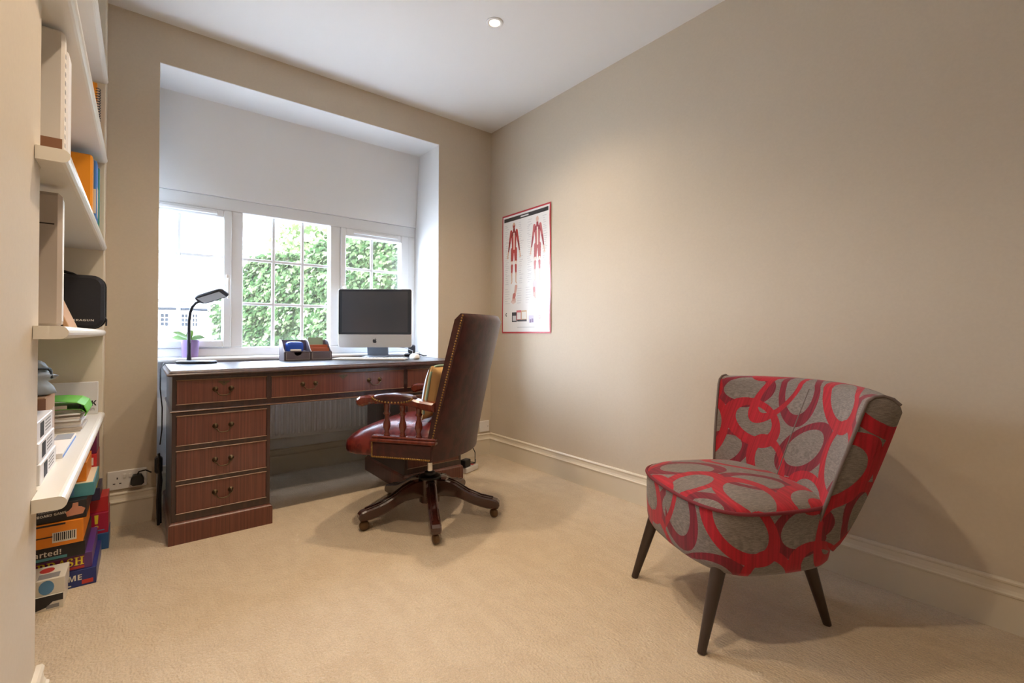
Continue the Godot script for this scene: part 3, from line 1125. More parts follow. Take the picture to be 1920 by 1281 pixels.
func moulded(x0: float, x1: float, z0: float, z1: float, prof: Array) -> MB:
	# prof: (inset, y) upwards; every edge sharp
	var m := MB.new()
	for i in prof.size() - 1:
		var a := rect_loop(x0, x1, z0, z1, prof[i].y, prof[i].x)
		var b := rect_loop(x0, x1, z0, z1, prof[i + 1].y, prof[i + 1].x)
		var lift := 1.0 if prof[i + 1].x > prof[i].x else -1.0
		for k in 4:
			var j := (k + 1) % 4
			var out := ((a[k] + a[j]) * 0.5 - Vector3((x0 + x1) * 0.5, prof[i].y, (z0 + z1) * 0.5)).normalized()
			m.quad(a[k], a[j], b[j], b[k], out + Vector3.UP * lift * 0.5)
	for e in [0, prof.size() - 1]:
		var a := rect_loop(x0, x1, z0, z1, prof[e].y, prof[e].x)
		m.quad(a[0], a[1], a[2], a[3], Vector3.DOWN if e == 0 else Vector3.UP)
	return m

func build_desk() -> void:
	var t := thing("pedestal_desk", "dark mahogany twin pedestal desk with brass drawer handles in the window bay", "desk")
	var zf := -2.40
	var zb := -2.95
	# top with an ogee edge, leather skiver let in
	var top := moulded(0.084, 1.549, -2.98, -2.382, [Vector2(0.014, 0.704), Vector2(0.004, 0.706), Vector2(0.001, 0.709), Vector2(0.0, 0.713), Vector2(0.002, 0.717), Vector2(0.007, 0.720), Vector2(0.011, 0.724), Vector2(0.013, 0.728), Vector2(0.017, 0.730)])
	obj("desktop", top, M.dark_wood, t)
	obj("leather_inlay", boxm(Vector3(0.15, 0.7295, -2.92), Vector3(1.483, 0.7308, -2.452), 0.0004), M.desk_leather, t)
	obj("frieze", boxm(Vector3(0.103, 0.562, zb), Vector3(1.53, 0.7038, zf), 0.001), M.dark_wood, t)
	obj("frieze_moulding", moulded(0.096, 1.537, zb - 0.007, zf + 0.008, [Vector2(0.004, 0.552), Vector2(0.0, 0.555), Vector2(0.002, 0.559), Vector2(0.0065, 0.5618)]), M.dark_wood, t)
	obj("worn_moulding_edge", boxm(Vector3(0.0975, 0.5548, zf + 0.0072), Vector3(1.5355, 0.5572, zf + 0.0086), 0.0006), M.worn_edge, t)
	drawer(t, 0.119, 0.457, 0.587, 0.686, zf, [0.286], 0.288)
	drawer(t, 0.480, 1.148, 0.587, 0.684, zf, [0.647, 0.978], 0.812)
	drawer(t, 1.172, 1.511, 0.587, 0.684, zf, [1.341], 1.341)
	for x in [0.103, 1.157]:
		var pd := obj("pedestal", boxm(Vector3(x, 0.092, zb), Vector3(x + 0.372, 0.5518, zf), 0.001), M.dark_wood, t)
		for yy in [[0.413, 0.535], [0.266, 0.387], [0.127, 0.243]]:
			drawer(t, x + 0.017, x + 0.355, yy[0], yy[1], zf, [x + 0.184])
		obj("plinth", moulded(x - 0.010, x + 0.382, zb - 0.008, zf + 0.011, [Vector2(0.0, 0.0), Vector2(0.0, 0.078), Vector2(0.002, 0.083), Vector2(0.007, 0.087), Vector2(0.0095, 0.0918)]), M.drawer_wood, t)
		obj("worn_plinth_edge", boxm(Vector3(x - 0.007, 0.0822, zf + 0.0088), Vector3(x + 0.379, 0.0838, zf + 0.0102), 0.0005), M.worn_edge, t)

# ------------------------------------------------------------------ swivel chair (local x forwards, -z towards the room)
func build_swivel_chair() -> void:
	var th := 2.2143
	var t := thing("swivel_chair", "dark red leather captain's swivel chair with studded back and turned wooden arm spindles", "office chair", Vector3(1.104, 0, -2.012), th)
	var leg := MB.new()
	leg.extrude([Vector2(0.03, 0.185), Vector2(0.08, 0.183), Vector2(0.105, 0.176), Vector2(0.13, 0.164), Vector2(0.16, 0.146), Vector2(0.19, 0.129), Vector2(0.22, 0.115), Vector2(0.25, 0.106), Vector2(0.28, 0.099), Vector2(0.31, 0.094), Vector2(0.33, 0.088), Vector2(0.341, 0.077), Vector2(0.343, 0.062), Vector2(0.336, 0.049), Vector2(0.31, 0.046), Vector2(0.28, 0.049), Vector2(0.25, 0.056), Vector2(0.22, 0.065), Vector2(0.19, 0.077), Vector2(0.16, 0.090), Vector2(0.13, 0.100), Vector2(0.08, 0.104), Vector2(0.03, 0.1)], 0.046, 0.006)
	leg.tube([Vector3(0.09, 0.1835, 0.012), Vector3(0.13, 0.168, 0.012), Vector3(0.19, 0.132, 0.012), Vector3(0.25, 0.1085, 0.012), Vector3(0.31, 0.096, 0.012)], 0.003, 6)
	leg.tube([Vector3(0.09, 0.1835, -0.012), Vector3(0.13, 0.168, -0.012), Vector3(0.19, 0.132, -0.012), Vector3(0.25, 0.1085, -0.012), Vector3(0.31, 0.096, -0.012)], 0.003, 6)
	var lm := leg.mesh()
	var cst := MB.new()
	cst.lathe([Vector2(0.0, -0.013), Vector2(0.014, -0.0125), Vector2(0.021, -0.008), Vector2(0.023, 0.0), Vector2(0.021, 0.008), Vector2(0.014, 0.0125), Vector2(0.0, 0.013)], 18, Vector3.ZERO, Basis(Vector3.RIGHT, PI / 2))
	cst.tube([Vector3(0, 0.0, 0), Vector3(0, 0.03, 0)], 0.006, 8)
	var cm := cst.mesh()
	for a in [-47.0, -119.0, 169.0, 97.0, 25.0]:
		var o := obj("leg", lm, M.base_wood, t)
		o.rotation.y = -deg_to_rad(a)
		var c := obj("caster", cm, M.caster, o)
		c.position = Vector3(0.315, 0.023, 0)
		c.rotation.y = a
	var hub := MB.new()
	hub.lathe([Vector2(0.0, 0.075), Vector2(0.05, 0.075), Vector2(0.05, 0.075), Vector2(0.05, 0.188), Vector2(0.05, 0.188), Vector2(0.0, 0.188)], 10)
	obj("hub", hub, M.base_wood, t)
	var cap := MB.new()
	cap.lathe([Vector2(0.0, 0.188), Vector2(0.054, 0.188), Vector2(0.056, 0.194), Vector2(0.05, 0.2), Vector2(0.026, 0.204), Vector2(0.026, 0.204), Vector2(0.026, 0.216), Vector2(0.018, 0.22), Vector2(0.0, 0.22)], 24)
	obj("hub_cap", cap, M.black, t)
	var col := MB.new()
	col.lathe([Vector2(0.0, 0.215), Vector2(0.0125, 0.215), Vector2(0.0125, 0.215), Vector2(0.0125, 0.31), Vector2(0.0, 0.31)], 18)
	obj("column", col, M.chrome, t)
	obj("seat_mechanism", boxm(Vector3(-0.11, 0.3, -0.1), Vector3(0.14, 0.35, 0.1), 0.008), M.black, t)
	# seat cushion: loops from the underside up over the crown
	var outline := []
	for k in 48:
		var a := TAU * k / 48
		var ca := cos(a)
		var sa := sin(a)
		var x := signf(ca) * pow(absf(ca), 0.34)
		var z := signf(sa) * pow(absf(sa), 0.34)
		var fx: float
		if x > 0:
			fx = x * 0.248 - 0.014 * z * z
		else:
			fx = x * 0.215
		outline.append(Vector3(0.09 + fx, 0, z * (0.262 if x < 0.3 else 0.262 + 0.012 * x)))
	var loops := []
	for e in [[0.86, 0.348], [0.95, 0.347], [0.985, 0.351], [1.0, 0.362], [1.005, 0.38], [0.99, 0.402], [0.955, 0.424], [0.88, 0.448], [0.74, 0.47], [0.53, 0.485], [0.26, 0.493]]:
		var l := PackedVector3Array()
		for p in outline:
			var y: float = e[1]
			var mid := Vector3(lerpf(0.09, 0.03, clampf((y - 0.41) / 0.075, 0.0, 1.0)), 0, 0)
			var q: Vector3 = mid + (p - Vector3(0.09, 0, 0)) * e[0]
			q.y = y
			l.append(q)
		loops.append(l)
	var seat := MB.new()
	seat.loft(loops)
	obj("seat", seat, M.seat_leather, t)
	var studs := MB.new()
	var stud := func(p: Vector3, nrm: Vector3) -> void:
		var up := nrm.normalized()
		var xx := up.cross(Vector3(0.31, 0.5, 0.77)).normalized()
		studs.lathe([Vector2(0.0045, -0.001), Vector2(0.0042, 0.0008), Vector2(0.0028, 0.0022), Vector2(0.0, 0.0028)], 6, p, Basis(xx, up, xx.cross(up)))
	for s in [-1.0, 1.0]:
		# boxed leather flank under the wooden rail
		obj("seat_flank", boxm(Vector3(-0.13, 0.345, s * 0.262 - 0.012), Vector3(0.158, 0.412, s * 0.262 + 0.012), 0.004), M.leather, t)
		for k in 9:
			stud.call(Vector3(0.152, 0.35 + k * 0.0073, s * 0.275), Vector3(0, 0, s))
		for k in 32:
			stud.call(Vector3(-0.12 + k * 0.0086, 0.349, s * 0.275), Vector3(0, 0, s))
		var rail := MB.new()
		rail.span(Vector3(-0.15, 0.413, s * 0.256 - 0.026), Vector3(0.158, 0.430, s * 0.256 + 0.026), 0.004)
		rail.span(Vector3(-0.15, 0.430, s * 0.256 - 0.022), Vector3(0.154, 0.442, s * 0.256 + 0.022), 0.004)
		obj("arm_rail", rail, M.chair_wood, t)
		for x in [0.088, 0.012, -0.064]:
			var sp := MB.new()
			sp.lathe([Vector2(0.0, 0.441), Vector2(0.015, 0.441), Vector2(0.015, 0.447), Vector2(0.010, 0.451), Vector2(0.013, 0.455), Vector2(0.009, 0.459), Vector2(0.013, 0.468), Vector2(0.0175, 0.481), Vector2(0.016, 0.495), Vector2(0.0105, 0.513), Vector2(0.009, 0.524), Vector2(0.010, 0.532), Vector2(0.016, 0.537), Vector2(0.016, 0.541), Vector2(0.011, 0.546), Vector2(0.0125, 0.556), Vector2(0.014, 0.566), Vector2(0.014, 0.586), Vector2(0.0, 0.586)], 16, Vector3(x, 0, s * 0.258))
			obj("spindle", sp, M.chair_wood, t)
		var arm := MB.new()
		arm.xf = Transform3D(Basis.IDENTITY, Vector3(0, 0, s * 0.262))
		arm.extrude([Vector2(-0.145, 0.594), Vector2(-0.08, 0.602), Vector2(-0.03, 0.612), Vector2(0.05, 0.616), Vector2(0.13, 0.617), Vector2(0.18, 0.616), Vector2(0.206, 0.611), Vector2(0.222, 0.601), Vector2(0.228, 0.588), Vector2(0.224, 0.575), Vector2(0.212, 0.567), Vector2(0.196, 0.567), Vector2(0.18, 0.575), Vector2(0.15, 0.581), Vector2(0.1, 0.584), Vector2(0.02, 0.582), Vector2(-0.06, 0.572), Vector2(-0.1, 0.562), Vector2(-0.145, 0.556)], 0.056, 0.008)
		obj("arm", arm, M.chair_wood, t)
		var padl := []
		for e in [[0.0, 0.606], [1.0, 0.606], [1.0, 0.614], [0.93, 0.622], [0.7, 0.627], [0.3, 0.629]]:
			var l := PackedVector3Array()
			for k in 28:
				var a := TAU * k / 28
				l.append(Vector3(0.046 + 0.1 * signf(cos(a)) * pow(absf(cos(a)), 0.5) * e[0], e[1] - 0.004 * absf(cos(a)), s * 0.262 + 0.031 * signf(sin(a)) * pow(absf(sin(a)), 0.5) * e[0]))
			padl.append(l)
		var pad := MB.new()
		pad.loft(padl)
		# scalloped flap with studs on the outer side
		var fp := []
		for k in 13:
			var a := PI * k / 12.0
			fp.append(Vector2(0.046 - 0.098 * cos(a), 0.612 - 0.024 * sin(a)))
		var flap := MB.new()
		pad.xf = Transform3D(Basis.IDENTITY, Vector3(0, 0, s * 0.2915))
		pad.extrude(fp, 0.003, 0.0008)
		obj("arm_pad", pad, M.leather, t)
		for k in 19:
			var a := PI * (k + 0.5) / 19.0
			stud.call(Vector3(0.046 - 0.096 * cos(a), 0.613 - 0.022 * sin(a), s * 0.2935), Vector3(0, 0, s))
	# tall wrapped back
	var edge := func(v: float) -> Vector2:
		# x, y of the side edge, from the bottom (v 0) to the top (v 1)
		var y := lerpf(0.338, 0.975, v)
		return Vector2(-0.118 - 0.152 * pow(v, 1.15), y)
	var back := MB.new()
	var NP := 24
	var outer := []
	var inner := []
	for j in NP + 1:
		var v := float(j) / NP
		var e: Vector2 = edge.call(v)
		var ro := PackedVector3Array()
		var ri := PackedVector3Array()
		var round_top := 0.0
		if v > 0.955:
			round_top = (1.0 - sqrt(maxf(0.0, 1.0 - pow((v - 0.955) / 0.045, 2.0)))) * 0.022
		for i in 25:
			var p := -1.0 + 2.0 * i / 24.0
			var bulge := 0.085 * (1.0 - p * p) * (1.0 - 0.25 * v)
			var side := pow(absf(p), 10.0) * 0.006
			var zz := p * (0.268 - 0.01 * v)
			ro.append(Vector3(e.x - 0.012 - bulge + round_top + side, e.y - 0.012 * pow(1.0 - v, 6.0) * 0.0, zz))
			ri.append(Vector3(e.x + 0.042 - bulge * 0.85 - round_top - side - 0.012 * (1.0 - v), e.y, zz))
		outer.append(ro)
		inner.append(ri)
	var ring := []
	for j in NP + 1:
		var l := PackedVector3Array()
		for i in 25:
			l.append(outer[j][i])
		l.append(outer[j][24])
		for i in 25:
			l.append(inner[j][24 - i])
		l.append(inner[j][0])
		l.append(outer[j][0])
		l.append(outer[j][0])
		ring.append(l)
	# close the underside and the top
	var r0 := PackedVector3Array()
	var r1 := PackedVector3Array()
	for i in ring[0].size():
		var k: int = i if i < 25 else (24 if i == 25 else (50 - i if i <= 50 else 0))
		k = clampi(k, 0, 24)
		r0.append((outer[0][k] + inner[0][k]) * 0.5)
		r1.append((outer[NP][k] + inner[NP][k]) * 0.5)
	ring.push_front(ring[0])
	ring.push_front(r0)
	ring.append(r1)
	back.grid(ring, false)
	obj("backrest", back, M.leather, t)
	for s in [-1.0, 1.0]:
		for k in 58:
			var v := 0.01 + 0.975 * k / 57.0
			var e: Vector2 = edge.call(v)
			stud.call(Vector3(e.x + 0.004, e.y, s * (0.2685 - 0.01 * v)), Vector3(0, 0, s))
	for k in 12:
		var p := -0.95 + 1.9 * k / 11.0
	var so := obj("brass_studs", studs, M.brass, t)
	so.set_meta("kind", "stuff")
	# cushion against the back
	var cu := thing("cushion", "small tan cushion with pale green trim propped in the leather swivel chair", "cushion", Vector3(1.104, 0, -2.012), th)
	var mk := func(th2: float, sc: float, dx: float) -> MB:
		var m := MB.new()
		m.xf = Transform3D(Basis(Vector3.BACK, 0.19), Vector3(-0.066 + dx, 0.622, -0.035))
		var rows := []
		var n1 := 18
		for sgn in [1.0, -1.0]:
			rows = []
			for j in n1 + 1:
				var l := PackedVector3Array()
				for i in n1 + 1:
					var a := -1.0 + 2.0 * i / n1
					var b := -1.0 + 2.0 * j / n1
					var pinch := 1.0 - 0.07 * (1.0 - a * a) * absf(b) - 0.07 * (1.0 - b * b) * absf(a)
					var hgt := th2 * pow(maxf(0.0, (1.0 - pow(absf(a), 2.6)) * (1.0 - pow(absf(b), 2.6))), 0.42)
					l.append(Vector3(sgn * hgt, b * 0.125 * pinch * sc, a * 0.15 * pinch * sc))
				rows.append(l)
			m.grid(rows, false, Vector3(sgn, 0, 0))
		return m
	obj("cover", mk.call(0.048, 1.0, 0.0), M.tan_cloth, cu)
	var trim := MB.new()
	trim.xf = Transform3D(Basis(Vector3.BACK, 0.19), Vector3(-0.066, 0.622, -0.035))
	var tp := []
	for k in 41:
		var a := TAU * k / 40.0
		var x := signf(cos(a)) * pow(absf(cos(a)), 0.35)
		var y := signf(sin(a)) * pow(absf(sin(a)), 0.35)
		var pn := 1.0 - 0.07 * (1.0 - x * x) * absf(y) - 0.07 * (1.0 - y * y) * absf(x)
		tp.append(Vector3(0, y * 0.127 * pn, x * 0.152 * pn))
	trim.tube(tp, 0.006, 8, false)
	obj("trim", trim, M.green_cloth, cu)
	var face := MB.new()
	face.xf = Transform3D(Basis(Vector3.BACK, 0.19), Vector3(-0.066, 0.622, -0.035))
	var rows2 := []
	for j in 15:
		var l := PackedVector3Array()
		for i in 15:
			var a := -0.96 + 1.92 * i / 14.0
			var b := -0.96 + 1.92 * j / 14.0
			var pn := 1.0 - 0.07 * (1.0 - a * a) * absf(b) - 0.07 * (1.0 - b * b) * absf(a)
			l.append(Vector3(0.0015 + 0.048 * pow((1.0 - pow(absf(a), 2.6)) * (1.0 - pow(absf(b), 2.6)), 0.42), b * 0.125 * pn, a * 0.15 * pn))
		rows2.append(l)
	face.grid(rows2, false, Vector3(1, 0, 0))
	obj("pale_front", face, M.pale_cloth, cu)

# ------------------------------------------------------------------ cocktail chair (local x forwards, -z towards the camera side)
func build_cocktail_chair() -> void:
	var th := PI - 0.4825
	var t := thing("cocktail_chair", "low cocktail chair in grey fabric with looping red pattern and splayed dark legs", "armchair", Vector3(1.516, 0, -0.754), th)
	var K := 1.0 / 0.62
	var outline := []
	for k in 64:
		var a := TAU * k / 64
		var ca := cos(a)
		var sa := sin(a)
		var x := signf(ca) * pow(absf(ca), 0.5)
		var z := signf(sa) * pow(absf(sa), 0.5)
		var w := 0.255 if x > 0 else 0.255 + 0.01 * x
		var px := x * (0.215 if x > 0 else 0.235)
		if x > 0:
			px -= 0.028 * z * z * x
		outline.append(Vector3(px, 0, z * w))
	var seat := MB.new()
	var build := func(levels: Array, top: bool) -> void:
		var rows := []
		var uvr := []
		for e in levels:
			var l := PackedVector3Array()
			var u := PackedVector2Array()
			var per := 0.0
			for k in 65:
				var p: Vector3 = outline[k % 64]
				var q := Vector3(p.x * e[0], e[1], p.z * e[0])
				if k > 0:
					per += (outline[k % 64] - outline[k - 1]).length()
				l.append(q)
				u.append(Vector2(q.x, q.z) * K if top else Vector2(per, -e[1] + (1.0 - e[0]) * 0.25) * K)
			rows.append(l)
			uvr.append(u)
		seat.grid(rows, false, Vector3.ZERO, uvr)
	build.call([[0.0, 0.212], [0.88, 0.212], [0.95, 0.217], [0.985, 0.23], [1.0, 0.252], [1.008, 0.30], [1.008, 0.35], [1.0, 0.392]], false)
	build.call([[1.0, 0.392], [0.97, 0.402], [0.9, 0.410], [0.75, 0.418], [0.5, 0.425], [0.25, 0.428], [0.0, 0.429]], true)
	obj("seat", seat, M.fabric, t)
	var pp := []
	for k in 65:
		var p: Vector3 = outline[k % 64]
		pp.append(Vector3(p.x * 1.006, 0.393, p.z * 1.006))
	var pipe := MB.new()
	pipe.tube(pp, 0.0055, 8, false)
	obj("seat_piping", pipe, M.piping, t)
	# flared back
	var inner := func(p: float, v: float) -> Vector3:
		var f := pow(absf(p), 2.2)
		return Vector3(lerpf(-0.155, -0.325, pow(v, 1.1)) + f * lerpf(0.035, 0.125, v), lerpf(0.30, 0.700, v) - 0.012 * f * v, p * lerpf(0.222, 0.314, pow(v, 0.85)))
	var outerf := func(p: float, v: float) -> Vector3:
		var f := pow(absf(p), 2.2)
		return Vector3(lerpf(-0.255, -0.425, pow(v, 0.9)) + f * lerpf(0.045, 0.14, v), lerpf(0.214, 0.690, v) - 0.012 * f * v + 0.03 * f * pow(1.0 - v, 3.0), p * lerpf(0.205, 0.348, pow(v, 0.85)))
	var back := MB.new()
	var NI := 32
	var rows := []
	var uvr := []
	var prof := []
	for j in 15:
		prof.append([0, j / 14.0])
	for j in 7:
		prof.append([1, (j + 1) / 8.0])
	for j in 15:
		prof.append([2, 1.0 - j / 14.0])
	for i in NI + 1:
		var p := -1.0 + 2.0 * i / NI
		var l := PackedVector3Array()
		var u := PackedVector2Array()
		var acc := 0.0
		var lastp := Vector3.ZERO
		for k in prof.size():
			var e = prof[k]
			var q: Vector3
			if e[0] == 0:
				q = inner.call(p, e[1])
			elif e[0] == 2:
				q = outerf.call(p, e[1])
			else:
				var a: Vector3 = inner.call(p, 1.0)
				var b: Vector3 = outerf.call(p, 1.0)
				var ang: float = PI * e[1]
				var mid := (a + b) * 0.5
				q = mid + (a - b) * 0.5 * cos(ang) + Vector3.UP * 0.036 * sin(ang)
			if k > 0:
				acc += (q - lastp).length()
			lastp = q
			l.append(q)
			u.append(Vector2(q.z * 1.1 + 0.13, -acc) * K + Vector2(0.3, 0.1))
		rows.append(l)
		uvr.append(u)
	back.grid(rows, false, Vector3.ZERO, uvr)
	# side panels between the inner and the outer edge
	for s in [0, NI]:
		var l: PackedVector3Array = rows[s]
		var cen := []
		var pr := []
		var ur := []
		var a := PackedVector3Array()
		var b := PackedVector3Array()
		var ua := PackedVector2Array()
		var ub := PackedVector2Array()
		var m := l.size()
		var half := m / 2
		for k in half + 1:
			a.append(l[k])
			b.append(l[m - 1 - k])
			ua.append(Vector2(l[k].x, -l[k].y) * K)
			ub.append(Vector2(l[m - 1 - k].x, -l[m - 1 - k].y) * K)
		var mid := PackedVector3Array()
		var um := PackedVector2Array()
		for k in half + 1:
			var q := (a[k] + b[k]) * 0.5
			q.z += (0.018 if s > 0 else -0.018) * clampf((b[k] - a[k]).length() / 0.09, 0.0, 1.0)
			mid.append(q)
			um.append((ua[k] + ub[k]) * 0.5)
		back.grid([a, mid, b], false, Vector3(0, 0, -1.0 if s == 0 else 1.0), [ua, um, ub])
	# underside
	back.grid([PackedVector3Array([inner.call(-1.0, 0.0), inner.call(-0.5, 0.0), inner.call(0.0, 0.0), inner.call(0.5, 0.0), inner.call(1.0, 0.0)]), PackedVector3Array([outerf.call(-1.0, 0.0), outerf.call(-0.5, 0.0), outerf.call(0.0, 0.0), outerf.call(0.5, 0.0), outerf.call(1.0, 0.0)])], false, Vector3.DOWN)
	obj("backrest", back, M.fabric, t)
	for s in [-1.0, 1.0]:
		var pth := []
		for j in 17:
			pth.append(inner.call(s, j / 16.0) + Vector3(0.001, 0, s * 0.002))
		for j in 5:
			var a: Vector3 = inner.call(s, 1.0)
			var b: Vector3 = outerf.call(s, 1.0)
			var ang := PI * (j + 1) / 6.0
			pth.append((a + b) * 0.5 + (a - b) * 0.5 * cos(ang) + Vector3.UP * 0.038 * sin(ang) + Vector3(0, 0, s * 0.002))
		var w := MB.new()
		w.tube(pth, 0.0048, 8)
		obj("wing_piping", w, M.piping_grey, t)
	var sm := MB.new()
	var sp := []
	for j in 17:
		sp.append(inner.call(0.0, j / 16.0) + Vector3(-0.0005, 0, 0))
	sm.tube(sp, 0.0024, 6)
	obj("back_seam", sm, M.piping_grey, t)
	for L in [[0.155, -0.185, 0.224, -0.205], [0.155, 0.185, 0.224, 0.205], [-0.165, -0.15, -0.232, -0.163], [-0.165, 0.15, -0.232, 0.163]]:
		var g := MB.new()
		g.tube([Vector3(L[0], 0.225, L[1]), Vector3(lerpf(L[0], L[2], 0.5), 0.1125, lerpf(L[1], L[3], 0.5)), Vector3(L[2], 0.0, L[3])], [0.021, 0.0165, 0.0115], 16)
		obj("leg", g, M.leg_wood, t)

# ------------------------------------------------------------------ poster
func build_poster() -> void:
	var m := MB.new()
	var rows := []
	var uvr := []
	var y0 := 0.894
	var y1 := 1.739
	var z0 := -2.655
	var z1 := -2.147
	for j in 21:
		var l := PackedVector3Array()
		var u := PackedVector2Array()
		for i in 9:
			var a := i / 8.0
			var b := j / 20.0
			# fold creases and slightly lifted edges
			var lift := 0.003 + 0.002 * sin(b * 17.0) * a + 0.0035 * pow(absf(a - 0.5) * 2.0, 3.0) * (0.5 + 0.5 * sin(b * 9.0))
			l.append(Vector3(RW - lift, lerpf(y1, y0, b), lerpf(z0, z1, a)))
			u.append(Vector2(a, b))
		rows.append(l)
		uvr.append(u)
	m.grid(rows, false, Vector3.LEFT, uvr)
	var o := obj("anatomy_poster", m, M.poster)
	tag(o, "muscle anatomy wall chart with a red border pinned to the beige wall", "poster")

# ------------------------------------------------------------------ shelves
const SHELF := [0.542, 0.902, 1.277, 1.66, 2.01]

func build_shelves() -> void:
	var names := ["lowest cream shelf of the alcove, above the board games", "cream alcove shelf carrying the black zip case", "cream alcove shelf carrying the orange folder", "cream alcove shelf carrying the yellow notebook", "topmost cream alcove shelf below the ceiling"]
	for i in 5:
		var y: float = SHELF[i]
		var tk := 0.028
		# board notched round the wall corner, with a bull-nosed front
		var prof := [Vector2(-0.478, y), Vector2(-0.134, y)]
		for k in 9:
			var a := PI / 2 - PI * k / 8.0
			prof.append(Vector2(-0.134 + 0.014 * cos(a), y - tk / 2 + tk / 2 * sin(a)))
		prof.append(Vector2(-0.478, y - tk))
		var m := MB.new()
		m.xf = Transform3D(Basis.IDENTITY, Vector3(0, 0, (-2.70 - 1.44) / 2.0))
		m.extrude(prof, 2.70 - 1.44, 0.0)
		# short return in front of the wall corner
		var p2 := prof.duplicate()
		p2[0] = Vector2(LW + 0.001, y)
		p2[p2.size() - 1] = Vector2(LW + 0.001, y - tk)
		m.xf = Transform3D(Basis.IDENTITY, Vector3(0, 0, (-1.44 - 1.36) / 2.0))
		m.extrude(p2, 0.08, 0.0)
		var o := obj("alcove_shelf", m, M.shelf_white)
		tag(o, names[i], "shelf", "alcove shelves")

func panel_print(parent: Node, called: String, c: Vector3, s: Vector3, m: Material) -> void:
	var b := MB.new()
	b.box(c, s)
	obj(called, b, m, parent)

func carton(called: String, label: String, category: String, a: Vector3, b: Vector3, m: Material, bev := 0.002, group := "") -> Node3D:
	var c := Vector3((a.x + b.x) * 0.5, minf(a.y, b.y), (a.z + b.z) * 0.5)
	var t := thing(called, label, category, c, 0.0, group)
	var mb := MB.new()
	mb.span(a - c, b - c, bev)
	obj("body", mb, m, t)
	return t

